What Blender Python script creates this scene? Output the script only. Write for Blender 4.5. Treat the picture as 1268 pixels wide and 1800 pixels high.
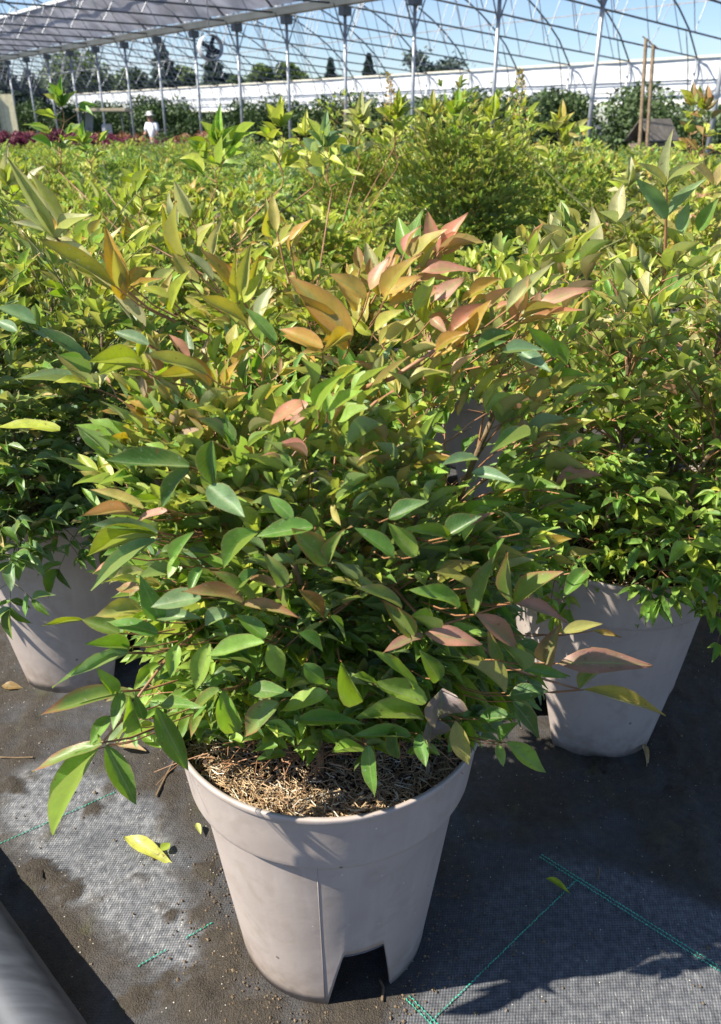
import bpy, math, random
import numpy as np
from mathutils import Vector, Matrix, noise, Quaternion
rad = math.radians
sc = bpy.context.scene
col = sc.collection
for o in list(bpy.data.objects): bpy.data.objects.remove(o)

# ---------------------------------------------------------------- camera, sky, sun, exposure
PITCH = rad(26.17); F = 1400.0; H = 1.0
cam = bpy.data.cameras.new('camera'); camo = bpy.data.objects.new('camera', cam); col.objects.link(camo)
camo.location = (0, 0, H); camo.rotation_euler = (math.pi/2 - PITCH, 0, 0)
cam.sensor_fit = 'VERTICAL'; cam.sensor_height = 36; cam.lens = 28
cam.clip_start = 0.02; cam.clip_end = 2000
cam.dof.use_dof = True; cam.dof.focus_distance = 0.95; cam.dof.aperture_fstop = 11
sc.camera = camo
SUN_AZ = rad(16); SUN_EL = rad(48)
L = Vector((math.cos(SUN_AZ)*math.cos(SUN_EL), math.sin(SUN_AZ)*math.cos(SUN_EL), -math.sin(SUN_EL)))
w = bpy.data.worlds.new('World'); sc.world = w; w.use_nodes = True
nt = w.node_tree; bg = nt.nodes['Background']
sky = nt.nodes.new('ShaderNodeTexSky'); sky.sky_type = 'NISHITA'; sky.sun_disc = False
sky.sun_elevation = SUN_EL; sky.sun_rotation = math.atan2(-L.x, -L.y) % (2*math.pi)
sky.air_density = 1.0; sky.dust_density = 0.3; sky.ozone_density = 1.2; sky.altitude = 100
tint_ = nt.nodes.new('ShaderNodeMix'); tint_.data_type = 'RGBA'; tint_.blend_type = 'MULTIPLY'; tint_.inputs[0].default_value = 1
nt.links.new(sky.outputs[0], tint_.inputs[6]); tint_.inputs[7].default_value = (.80, .89, 1.08, 1)      # the photograph's bluer sky
wtc = nt.nodes.new('ShaderNodeTexCoord'); wmp = nt.nodes.new('ShaderNodeMapping'); wmp.inputs['Scale'].default_value = (1.2, 1.2, 6); wno = nt.nodes.new('ShaderNodeTexNoise'); wno.inputs['Scale'].default_value = 2.2; wno.inputs['Detail'].default_value = 7; wno.inputs['Distortion'].default_value = .4
nt.links.new(wtc.outputs['Generated'], wmp.inputs[0]); nt.links.new(wmp.outputs[0], wno.inputs[0])
wmr = nt.nodes.new('ShaderNodeMapRange'); wmr.inputs[1].default_value = .50; wmr.inputs[2].default_value = .80; wmr.inputs[4].default_value = .45; nt.links.new(wno.outputs[0], wmr.inputs[0])
cl = nt.nodes.new('ShaderNodeMix'); cl.data_type = 'RGBA'; nt.links.new(wmr.outputs[0], cl.inputs[0]); nt.links.new(tint_.outputs[2], cl.inputs[6]); cl.inputs[7].default_value = (6.0, 6.6, 7.4, 1)
nt.links.new(cl.outputs[2], bg.inputs[0]); bg.inputs[1].default_value = 0.075
sl = bpy.data.lights.new('sun', 'SUN'); sl.energy = 5.0; sl.angle = rad(0.5); sl.color = (1, 0.93, 0.81)
so = bpy.data.objects.new('sun', sl); col.objects.link(so); so.rotation_euler = L.to_track_quat('-Z', 'Y').to_euler()
sc.view_settings.view_transform = 'Standard'; sc.view_settings.look = 'None'
sc.view_settings.exposure = 1.08; sc.view_settings.gamma = 1; sc.view_settings.use_curve_mapping = False
sc.cycles.max_bounces = 7; sc.cycles.transmission_bounces = 5; sc.cycles.diffuse_bounces = 4
sc.cycles.use_denoising = True

CT, ST = math.cos(PITCH), math.sin(PITCH)
def ray(px, py):
    u = (px-634)/F; v = (900-py)/F
    return Vector((u, CT + v*ST, -ST + v*CT))
def at(px, py, Y):                      # world point seen at a photo pixel, at world distance Y
    d = ray(px, py); return Vector((0, 0, H)) + d*(Y/d.y)
def gnd(px, py, z=0.0):
    d = ray(px, py); return Vector((0, 0, H)) + d*((z-H)/d.z)
def proj(p):
    y = p.y*CT - (p.z-H)*ST
    v = p.y*ST + (p.z-H)*CT
    if y < .05: return None
    return 634 + p.x/y*F, 900 - v/y*F, y
RX, RY = -0.636, 0.772                  # direction of the greenhouse rows
PX, PY = 0.772, 0.636                   # across the rows
def rp(s, p, z=0): return Vector((RX*s + PX*p, RY*s + PY*p, z))
def smooth(a, b, x):
    t = min(1, max(0, (x-a)/(b-a))); return t*t*(3-2*t)
def gz(x, y): return -0.5*smooth(7, 13, x*PX + y*PY)

# ---------------------------------------------------------------- helpers
def tag(o, label=None, cat=None, group=None, kind=None):
    if label: o['label'] = label
    if cat: o['category'] = cat
    if group: o['group'] = group
    if kind: o['kind'] = kind
    return o
def empty(name, loc, rz=0):
    o = bpy.data.objects.new(name, None); col.objects.link(o); o.location = loc; o.rotation_euler = (0, 0, rz); o.empty_display_size = .1
    return o
def mesh_obj(name, me, parent=None, m=None):
    o = bpy.data.objects.new(name, me); col.objects.link(o)
    if parent: o.parent = parent
    if m and not me.materials: me.materials.append(m)
    return o
def children(o): return list(o.children)
def copy_tree(o, parent=None):
    c = o.copy(); col.objects.link(c); c.parent = parent
    for ch in children(o): copy_tree(ch, c)
    return c
class MB:
    def __init__(s): s.v = []; s.f = []
    def tube(s, pts, r, n=6, cap=True):
        pts = [Vector(p) for p in pts]
        if not hasattr(r, '__len__'): r = [r]*len(pts)
        b = len(s.v); up = None
        for i, p in enumerate(pts):
            t = (pts[min(i+1, len(pts)-1)] - pts[max(i-1, 0)]).normalized()
            if up is None:
                up = Vector((0, 0, 1)) if abs(t.z) < .9 else Vector((1, 0, 0))
            a = t.cross(up).normalized(); c = a.cross(t).normalized(); up = c
            for k in range(n):
                an = 2*math.pi*k/n
                s.v.append(p + a*(math.cos(an)*r[i]) + c*(math.sin(an)*r[i]))
        for i in range(len(pts)-1):
            for k in range(n):
                s.f.append((b+i*n+k, b+i*n+(k+1) % n, b+(i+1)*n+(k+1) % n, b+(i+1)*n+k))
        if cap and n > 2:
            s.f.append(tuple(range(b+n-1, b-1, -1))); e = b+(len(pts)-1)*n
            s.f.append(tuple(range(e, e+n)))
        return s
    def box(s, x0, x1, y0, y1, z0, z1, M=None):
        b = len(s.v)
        for z in (z0, z1):
            for x, y in ((x0, y0), (x1, y0), (x1, y1), (x0, y1)):
                p = Vector((x, y, z)); s.v.append(M @ p if M else p)
        s.f += [(b, b+3, b+2, b+1), (b+4, b+5, b+6, b+7), (b, b+1, b+5, b+4), (b+1, b+2, b+6, b+5), (b+2, b+3, b+7, b+6), (b+3, b, b+4, b+7)]
        return s
    def lathe(s, prof, n=48, cx=0, cy=0, cz=0):
        b = len(s.v)
        for r, z in prof:
            for k in range(n):
                a = 2*math.pi*k/n; s.v.append(Vector((cx+r*math.cos(a), cy+r*math.sin(a), cz+z)))
        for i in range(len(prof)-1):
            for k in range(n):
                s.f.append((b+i*n+k, b+i*n+(k+1) % n, b+(i+1)*n+(k+1) % n, b+(i+1)*n+k))
        return s
    def mesh(s, name, m=None, sm=False):
        me = bpy.data.meshes.new(name); me.from_pydata([tuple(v) for v in s.v], [], s.f); me.update()
        if sm: me.shade_smooth()
        if m: me.materials.append(m)
        return me
    def build(s, name, m=None, parent=None, sm=False): return mesh_obj(name, s.mesh(name, m, sm), parent)

# ---------------------------------------------------------------- materials
def newmat(name):
    m = bpy.data.materials.new(name); m.use_nodes = True
    n = m.node_tree.nodes; return m, n, m.node_tree.links, n['Principled BSDF'], n['Material Output']
def N(n, t, **kw):
    x = n.new(t)
    for k, v in kw.items(): setattr(x, k, v)
    return x
def ramp(n, stops):
    r = n.new('ShaderNodeValToRGB'); e = r.color_ramp.elements
    while len(e) < len(stops): e.new(.5)
    for i, (p, c) in enumerate(stops):
        e[i].position = p; e[i].color = (*c, 1) if len(c) == 3 else c
    return r
def mixc(n, l, fac, a, b, mode='MIX'):
    x = n.new('ShaderNodeMix'); x.data_type = 'RGBA'; x.blend_type = mode
    for s, v in ((0, fac), (6, a), (7, b)):
        if hasattr(v, 'links') or hasattr(v, 'is_linked'): l.new(v, x.inputs[s])
        else: x.inputs[s].default_value = v if s == 0 else (*v, 1)
    return x.outputs[2]
def math_(n, l, op, a, b=None, c=None, clamp=False):
    x = n.new('ShaderNodeMath'); x.operation = op; x.use_clamp = clamp
    for i, v in enumerate((a, b, c)):
        if v is None: continue
        if hasattr(v, 'is_linked'): l.new(v, x.inputs[i])
        else: x.inputs[i].default_value = v
    return x.outputs[0]
def simple(name, c, rough=.5, metal=0, var=.15, scale=8, bump=0, spec=.5, trans=0):
    m, n, l, b, out = newmat(name)
    tc = N(n, 'ShaderNodeTexCoord'); no = N(n, 'ShaderNodeTexNoise'); no.inputs['Scale'].default_value = scale; no.inputs['Detail'].default_value = 6
    l.new(tc.outputs['Object'], no.inputs[0])
    r = ramp(n, [(.3, tuple(x*(1-var) for x in c)), (.7, tuple(min(1, x*(1+var)) for x in c))])
    l.new(no.outputs[0], r.inputs[0]); l.new(r.outputs[0], b.inputs['Base Color'])
    b.inputs['Roughness'].default_value = rough; b.inputs['Metallic'].default_value = metal; b.inputs['Specular IOR Level'].default_value = spec
    if bump:
        bp = N(n, 'ShaderNodeBump'); bp.inputs['Strength'].default_value = bump; bp.inputs['Distance'].default_value = .01
        l.new(no.outputs[0], bp.inputs['Height']); l.new(bp.outputs[0], b.inputs['Normal'])
    if trans:
        t = N(n, 'ShaderNodeBsdfTranslucent'); l.new(r.outputs[0], t.inputs[0]); mx = N(n, 'ShaderNodeMixShader'); mx.inputs[0].default_value = trans
        l.new(b.outputs[0], mx.inputs[1]); l.new(t.outputs[0], mx.inputs[2]); l.new(mx.outputs[0], out.inputs[0])
    return m

def leaf_material(name, from_object):
    m, n, l, b, out = newmat(name)
    if from_object:
        oi = N(n, 'ShaderNodeObjectInfo'); c = oi.outputs['Color']; a = oi.outputs['Alpha']
    else:
        at_ = N(n, 'ShaderNodeAttribute', attribute_name='tint'); c = at_.outputs['Color']; a = at_.outputs['Alpha']
    uv = N(n, 'ShaderNodeUVMap'); uv.uv_map = 'leaf_uv'
    sp = N(n, 'ShaderNodeSeparateXYZ'); l.new(uv.outputs[0], sp.inputs[0])
    U, V = sp.outputs[0], sp.outputs[1]                        # U -1..1 across stored as 0..1
    ua = math_(n, l, 'ABSOLUTE', math_(n, l, 'MULTIPLY_ADD', U, 2, -1))
    geo = N(n, 'ShaderNodeNewGeometry')
    tc = N(n, 'ShaderNodeTexCoord')
    n1 = N(n, 'ShaderNodeTexNoise'); n1.inputs['Scale'].default_value = 70; n1.inputs['Detail'].default_value = 5; n1.inputs['Roughness'].default_value = .65
    n2 = N(n, 'ShaderNodeTexNoise'); n2.inputs['Scale'].default_value = 320; n2.inputs['Detail'].default_value = 3
    l.new(geo.outputs['Position'], n1.inputs[0]); l.new(geo.outputs['Position'], n2.inputs[0])
    # mottling
    v1 = N(n, 'ShaderNodeMapRange'); v1.inputs[1].default_value = .3; v1.inputs[2].default_value = .7; v1.inputs[3].default_value = .72; v1.inputs[4].default_value = 1.25
    l.new(n1.outputs[0], v1.inputs[0])
    hs = N(n, 'ShaderNodeHueSaturation'); l.new(c, hs.inputs['Color']); l.new(v1.outputs[0], hs.inputs['Value'])
    # yellow-ish blotches
    bl = N(n, 'ShaderNodeMapRange'); bl.inputs[1].default_value = .52; bl.inputs[2].default_value = .75; bl.inputs[4].default_value = .35
    n3 = N(n, 'ShaderNodeTexNoise'); n3.inputs['Scale'].default_value = 28; n3.inputs['Detail'].default_value = 3; l.new(geo.outputs['Position'], n3.inputs[0]); l.new(n3.outputs[0], bl.inputs[0])
    c1 = mixc(n, l, bl.outputs[0], hs.outputs[0], (.24, .27, .06))
    # veins: oblique waves
    vv = math_(n, l, 'SINE', math_(n, l, 'MULTIPLY', math_(n, l, 'MULTIPLY_ADD', ua, -.35, V), 62))
    vein = math_(n, l, 'MULTIPLY', math_(n, l, 'GREATER_THAN', vv, .86), .22)
    c2 = mixc(n, l, vein, c1, (.22, .30, .12))
    mid = N(n, 'ShaderNodeMapRange'); mid.inputs[1].default_value = .03; mid.inputs[2].default_value = .09; mid.inputs[3].default_value = .6; mid.inputs[4].default_value = 0
    l.new(ua, mid.inputs[0])
    c3 = mixc(n, l, mid.outputs[0], c2, (.32, .38, .16))
    # blushed leaves stay green along the midrib
    grn = math_(n, l, 'MULTIPLY', math_(n, l, 'POWER', math_(n, l, 'SUBTRACT', 1, ua, clamp=True), 1.4), math_(n, l, 'MULTIPLY_ADD', n3.outputs[0], 2.6, -.55, clamp=True))
    grn = math_(n, l, 'MULTIPLY', grn, math_(n, l, 'MULTIPLY_ADD', a, 2.2, -.35, clamp=True), clamp=True)
    c3 = mixc(n, l, math_(n, l, 'MULTIPLY', grn, .5), c3, (.20, .27, .06))
    # red margin and tip, amount in alpha
    tip = math_(n, l, 'MULTIPLY', math_(n, l, 'POWER', V, 3.5), .8)
    ed = math_(n, l, 'ADD', math_(n, l, 'MULTIPLY', math_(n, l, 'POWER', ua, 3.5), .8), tip)
    ed = math_(n, l, 'ADD', ed, math_(n, l, 'MULTIPLY_ADD', n1.outputs[0], 1.6, -1.0))
    ed = math_(n, l, 'MULTIPLY', ed, a, clamp=True)
    c4 = mixc(n, l, ed, c3, (.36, .13, .075))
    # thin pale/brown margin line
    mg = N(n, 'ShaderNodeMapRange'); mg.inputs[1].default_value = .9; mg.inputs[2].default_value = .97; mg.inputs[4].default_value = .45; l.new(ua, mg.inputs[0])
    c5 = mixc(n, l, mg.outputs[0], c4, (.34, .26, .11))
    # dusty specks
    spk = N(n, 'ShaderNodeMapRange'); spk.inputs[1].default_value = .64; spk.inputs[2].default_value = .72; spk.inputs[4].default_value = .5; l.new(n2.outputs[0], spk.inputs[0])
    c6 = mixc(n, l, spk.outputs[0], c5, (.42, .42, .33))
    n6 = N(n, 'ShaderNodeTexNoise'); n6.inputs['Scale'].default_value = 130; n6.inputs['Detail'].default_value = 2; l.new(geo.outputs['Position'], n6.inputs[0])
    bs_ = N(n, 'ShaderNodeMapRange'); bs_.inputs[1].default_value = .69; bs_.inputs[2].default_value = .73; bs_.inputs[4].default_value = .7; l.new(n6.outputs[0], bs_.inputs[0])
    c6 = mixc(n, l, bs_.outputs[0], c6, (.20, .10, .045))
    # underside paler and greyer
    c7 = mixc(n, l, math_(n, l, 'MULTIPLY', geo.outputs['Backfacing'], .45), c6, (.26, .30, .17))
    l.new(c7, b.inputs['Base Color'])
    rr = N(n, 'ShaderNodeMapRange'); rr.inputs[1].default_value = .3; rr.inputs[2].default_value = .7; rr.inputs[3].default_value = .33; rr.inputs[4].default_value = .55; l.new(n1.outputs[0], rr.inputs[0])
    l.new(rr.outputs[0], b.inputs['Roughness']); b.inputs['Specular IOR Level'].default_value = .55
    bp = N(n, 'ShaderNodeBump'); bp.inputs['Strength'].default_value = .35; bp.inputs['Distance'].default_value = .0008
    hh = math_(n, l, 'ADD', math_(n, l, 'MULTIPLY', vein, -2), n1.outputs[0]); l.new(hh, bp.inputs['Height'])
    l.new(bp.outputs[0], b.inputs['Normal'])
    t = N(n, 'ShaderNodeBsdfTranslucent')
    tcx = N(n, 'ShaderNodeHueSaturation'); tcx.inputs['Saturation'].default_value = 1.25; tcx.inputs['Value'].default_value = 1.5; l.new(c7, tcx.inputs['Color'])
    tw = mixc(n, l, .35, tcx.outputs[0], (.42, .5, .04)); l.new(tw, t.inputs[0])
    mx = N(n, 'ShaderNodeMixShader'); mx.inputs[0].default_value = .38
    l.new(b.outputs[0], mx.inputs[1]); l.new(t.outputs[0], mx.inputs[2]); l.new(mx.outputs[0], out.inputs[0])
    return m
M_LEAF_O = leaf_material('leaf_single', True)
M_LEAF_J = leaf_material('leaf_mass', False)
M_STEM = simple('green_stem', (.16, .17, .06), .5, var=.35, scale=40, trans=.1)
M_REDSTEM = simple('reddish_stem', (.30, .15, .07), .5, var=.35, scale=40)
M_CANE = simple('woody_cane', (.16, .11, .06), .8, var=.4, scale=60, bump=.4)
M_SOIL = simple('potting_soil', (.035, .024, .016), .95, var=.6, scale=150, bump=1)
M_STEEL = simple('galvanised_steel', (.36, .38, .40), .5, metal=.55, var=.2, scale=6)
M_DARKSTEEL = simple('weathered_steel', (.13, .145, .16), .6, metal=.3, var=.2, scale=6)
M_GUTTER = simple('gutter_beige', (.50, .46, .36), .6, metal=.1, var=.15, scale=1.5)
M_FILM = simple('white_film', (.82, .84, .86), .45, var=.06, scale=1.2, trans=.25)
M_SHADEFILM = simple('shade_toned_film', (.46, .46, .50), .5, var=.4, scale=1.3, trans=.4)  # white film toned grey, its shade is put into the colour

def straw_material():
    m, n, l, b, out = newmat('coir_straw')
    a = N(n, 'ShaderNodeAttribute', attribute_name='tint'); l.new(a.outputs['Color'], b.inputs['Base Color'])
    b.inputs['Roughness'].default_value = .7; return m
M_STRAW = straw_material()

def pot_material():
    m, n, l, b, out = newmat('taupe_pot_plastic')
    tc = N(n, 'ShaderNodeTexCoord'); obj = tc.outputs['Object']
    n1 = N(n, 'ShaderNodeTexNoise'); n1.inputs['Scale'].default_value = 9; n1.inputs['Detail'].default_value = 6; l.new(obj, n1.inputs[0])
    base = ramp(n, [(.3, (.375, .318, .284)), (.7, (.440, .380, .342))]); l.new(n1.outputs[0], base.inputs[0])
    # vertical rain streaks of dust
    mp = N(n, 'ShaderNodeMapping'); mp.inputs['Scale'].default_value = (60, 60, 4); l.new(obj, mp.inputs[0])
    n2 = N(n, 'ShaderNodeTexNoise'); n2.inputs['Scale'].default_value = 1; n2.inputs['Detail'].default_value = 4; l.new(mp.outputs[0], n2.inputs[0])
    s = N(n, 'ShaderNodeMapRange'); s.inputs[1].default_value = .5; s.inputs[2].default_value = .8; s.inputs[4].default_value = .3; l.new(n2.outputs[0], s.inputs[0])
    c1 = mixc(n, l, s.outputs[0], base.outputs[0], (.54, .49, .45))
    # dirt near the ground
    sp = N(n, 'ShaderNodeSeparateXYZ'); l.new(obj, sp.inputs[0])
    g = N(n, 'ShaderNodeMapRange'); g.inputs[1].default_value = 0; g.inputs[2].default_value = .09; g.inputs[3].default_value = 1; g.inputs[4].default_value = 0; l.new(sp.outputs[2], g.inputs[0])
    n3 = N(n, 'ShaderNodeTexNoise'); n3.inputs['Scale'].default_value = 45; n3.inputs['Detail'].default_value = 5; l.new(obj, n3.inputs[0])
    g2 = math_(n, l, 'MULTIPLY', g.outputs[0], math_(n, l, 'MULTIPLY_ADD', n3.outputs[0], 3, -1.1, clamp=True), clamp=True)
    c2 = mixc(n, l, math_(n, l, 'MULTIPLY', g2, .7), c1, (.13, .10, .065))
    # splashes and specks
    vo = N(n, 'ShaderNodeTexVoronoi'); vo.inputs['Scale'].default_value = 42; l.new(obj, vo.inputs[0])
    k = math_(n, l, 'LESS_THAN', vo.outputs['Distance'], math_(n, l, 'MULTIPLY_ADD', n1.outputs[0], .35, -.10))
    k2 = math_(n, l, 'MULTIPLY', k, math_(n, l, 'GREATER_THAN', N_out(vo), .72))
    c3 = mixc(n, l, math_(n, l, 'MULTIPLY', k2, .75), c2, (.10, .075, .05))
    vo2 = N(n, 'ShaderNodeTexVoronoi'); vo2.inputs['Scale'].default_value = 90; l.new(obj, vo2.inputs[0])
    w2 = math_(n, l, 'MULTIPLY', math_(n, l, 'LESS_THAN', vo2.outputs['Distance'], .09), math_(n, l, 'GREATER_THAN', N_out(vo2), .93))
    c4 = mixc(n, l, math_(n, l, 'MULTIPLY', w2, .8), c3, (.75, .72, .68))
    # dusty scuffs
    n5 = N(n, 'ShaderNodeTexNoise'); n5.inputs['Scale'].default_value = 22; n5.inputs['Detail'].default_value = 8; n5.inputs['Distortion'].default_value = 1.5; l.new(obj, n5.inputs[0])
    sc5 = N(n, 'ShaderNodeMapRange'); sc5.inputs[1].default_value = .52; sc5.inputs[2].default_value = .72; sc5.inputs[4].default_value = .38; l.new(n5.outputs[0], sc5.inputs[0])
    c5 = mixc(n, l, sc5.outputs[0], c4, (.30, .245, .20))
    l.new(c5, b.inputs['Base Color']); b.inputs['Roughness'].default_value = .48; b.inputs['Specular IOR Level'].default_value = .4
    bp = N(n, 'ShaderNodeBump'); bp.inputs['Strength'].default_value = .25; bp.inputs['Distance'].default_value = .002; l.new(n3.outputs[0], bp.inputs['Height']); l.new(bp.outputs[0], b.inputs['Normal'])
    return m
def N_out(vo):      # one random channel of a voronoi cell colour
    t = vo.id_data; s = t.nodes.new('ShaderNodeSeparateXYZ'); t.links.new(vo.outputs['Color'], s.inputs[0]); return s.outputs[0]
M_POT = pot_material()

def ground_material(name, near):
    m, n, l, b, out = newmat(name)
    geo = N(n, 'ShaderNodeNewGeometry'); pos = geo.outputs['Position']
    def noi(s, d=6, ro=.6):
        x = N(n, 'ShaderNodeTexNoise'); x.inputs['Scale'].default_value = s; x.inputs['Detail'].default_value = d; x.inputs['Roughness'].default_value = ro; l.new(pos, x.inputs[0]); return x.outputs[0]
    big, midn, fine, vf = noi(2.2), noi(14), noi(90), noi(420, 3)
    if near:
        a = N(n, 'ShaderNodeAttribute', attribute_name='dirt'); s = N(n, 'ShaderNodeSeparateColor'); l.new(a.outputs['Color'], s.inputs[0])
        dust, mud, edge = s.outputs[0], s.outputs[1], s.outputs[2]
    else:
        dust = math_(n, l, 'MULTIPLY_ADD', big, 2, -.9, clamp=True); mud = math_(n, l, 'MULTIPLY_ADD', midn, 2, -.6, clamp=True)
    mp = N(n, 'ShaderNodeMapping'); mp.inputs['Rotation'].default_value = (0, 0, rad(-40)); l.new(pos, mp.inputs[0])
    s2 = N(n, 'ShaderNodeSeparateXYZ'); l.new(mp.outputs[0], s2.inputs[0])
    wa = math_(n, l, 'SINE', math_(n, l, 'MULTIPLY', s2.outputs[0], 1050))
    wb = math_(n, l, 'SINE', math_(n, l, 'MULTIPLY', s2.outputs[1], 1350))
    weave = math_(n, l, 'MULTIPLY', wa, wb)
    wv = N(n, 'ShaderNodeMapRange'); wv.inputs[1].default_value = -1; wv.inputs[2].default_value = 1; wv.inputs[3].default_value = .68; wv.inputs[4].default_value = 1.25; l.new(weave, wv.inputs[0])
    fab = ramp(n, [(.3, (.040, .043, .050)), (.7, (.070, .075, .086))]); l.new(fine, fab.inputs[0])
    dst = ramp(n, [(.25, (.085, .090, .10)), (.75, (.25, .255, .262))]); l.new(fine, dst.inputs[0])
    # scratchy pale fibres
    mps = N(n, 'ShaderNodeMapping'); mps.inputs['Rotation'].default_value = (0, 0, rad(-20)); mps.inputs['Scale'].default_value = (500, 90, 1); l.new(pos, mps.inputs[0])
    scn = N(n, 'ShaderNodeTexNoise'); scn.inputs['Scale'].default_value = 1; scn.inputs['Detail'].default_value = 3; l.new(mps.outputs[0], scn.inputs[0])
    d2 = mixc(n, l, math_(n, l, 'MULTIPLY_ADD', scn.outputs[0], 6, -3.3, clamp=True), dst.outputs[0], (.46, .46, .44))
    df = math_(n, l, 'MULTIPLY', dust, math_(n, l, 'MULTIPLY_ADD', fine, 1.6, -.0, clamp=True), clamp=True)
    c1 = mixc(n, l, df, fab.outputs[0], d2)
    hs = N(n, 'ShaderNodeHueSaturation'); l.new(c1, hs.inputs['Color']); l.new(wv.outputs[0], hs.inputs['Value'])
    mudc = ramp(n, [(.25, (.016, .013, .010)), (.6, (.062, .050, .036)), (.85, (.14, .115, .08))]); l.new(math_(n, l, 'MULTIPLY_ADD', vf, .5, math_(n, l, 'MULTIPLY', fine, .5)), mudc.inputs[0])
    c2 = mixc(n, l, mud, hs.outputs[0], mudc.outputs[0])
    vo = N(n, 'ShaderNodeTexVoronoi'); vo.inputs['Scale'].default_value = 230; l.new(pos, vo.inputs[0])
    sp = math_(n, l, 'MULTIPLY', math_(n, l, 'LESS_THAN', vo.outputs['Distance'], .2), math_(n, l, 'GREATER_THAN', N_out(vo), .965))
    c3 = mixc(n, l, math_(n, l, 'MULTIPLY', sp, .8), c2, (.6, .56, .45))
    moss = math_(n, l, 'MULTIPLY', mud, math_(n, l, 'MULTIPLY_ADD', midn, 6, -3.6, clamp=True))
    c4 = mixc(n, l, math_(n, l, 'MULTIPLY', moss, .5), c3, (.10, .11, .025))
    l.new(c4, b.inputs['Base Color'])
    b.inputs['Roughness'].default_value = .62; b.inputs['Specular IOR Level'].default_value = .35
    hgt = math_(n, l, 'ADD', math_(n, l, 'MULTIPLY', weave, math_(n, l, 'MULTIPLY_ADD', mud, -.28, .30)), math_(n, l, 'MULTIPLY', vf, math_(n, l, 'MULTIPLY_ADD', mud, 2.2, .5)))
    bp = N(n, 'ShaderNodeBump'); bp.inputs['Strength'].default_value = .9; bp.inputs['Distance'].default_value = .0016; l.new(hgt, bp.inputs['Height']); l.new(bp.outputs[0], b.inputs['Normal'])
    return m
M_GROUND = ground_material('weed_fabric_near', True)
M_FIELD = ground_material('weed_fabric_far', False)

# ---------------------------------------------------------------- ground
def build_field():
    mb = MB(); xs = [-400, -200, -120] + [-80+4*i for i in range(41)] + [120, 200, 400]; ys = [-12, -4, 0] + [3*i for i in range(1, 30)] + [110, 160, 260, 900]
    for y in ys:
        for x in xs: mb.v.append(Vector((x, y, gz(x, y) - .006)))
    nx = len(xs)
    for j in range(len(ys)-1):
        for i in range(nx-1): mb.f.append((j*nx+i, j*nx+i+1, (j+1)*nx+i+1, (j+1)*nx+i))
    o = mb.build('ground', M_FIELD, None, True); tag(o, 'nursery ground under black weed control fabric stretching to the horizon', kind='structure'); return o
build_field()

def inpoly(x, y, poly):
    c = False; j = len(poly)-1
    for i in range(len(poly)):
        xi, yi = poly[i]; xj, yj = poly[j]
        if (yi > y) != (yj > y) and x < (xj-xi)*(y-yi)/(yj-yi)+xi: c = not c
        j = i
    return c
def G2(pts): return [tuple(gnd(*p)[:2]) for p in pts]
DUST = G2([(35, 1352), (120, 1338), (205, 1372), (285, 1420), (300, 1475), (318, 1560), (350, 1655), (352, 1700), (290, 1738), (240, 1690), (170, 1610), (100, 1565), (40, 1500), (0, 1465), (0, 1400)])
CLOTH = G2([(700, 1800), (800, 1640), (880, 1550), (960, 1505), (1080, 1530), (1268, 1590), (1420, 1650), (1420, 1900), (650, 1900)])
CLUMPS = [(gnd(350, 1748), .045), (gnd(168, 1425), .026), (gnd(365, 1530), .02), (gnd(380, 1650), .02), (gnd(300, 1375), .022), (gnd(60, 1540), .03), (gnd(120, 1570), .03), (gnd(20, 1380), .03), (gnd(240, 1760), .02), (gnd(300, 1610), .013), (gnd(930, 1440), .03), (gnd(1060, 1350), .03), (gnd(1200, 1400), .025), (gnd(240, 1230), .04)]
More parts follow.
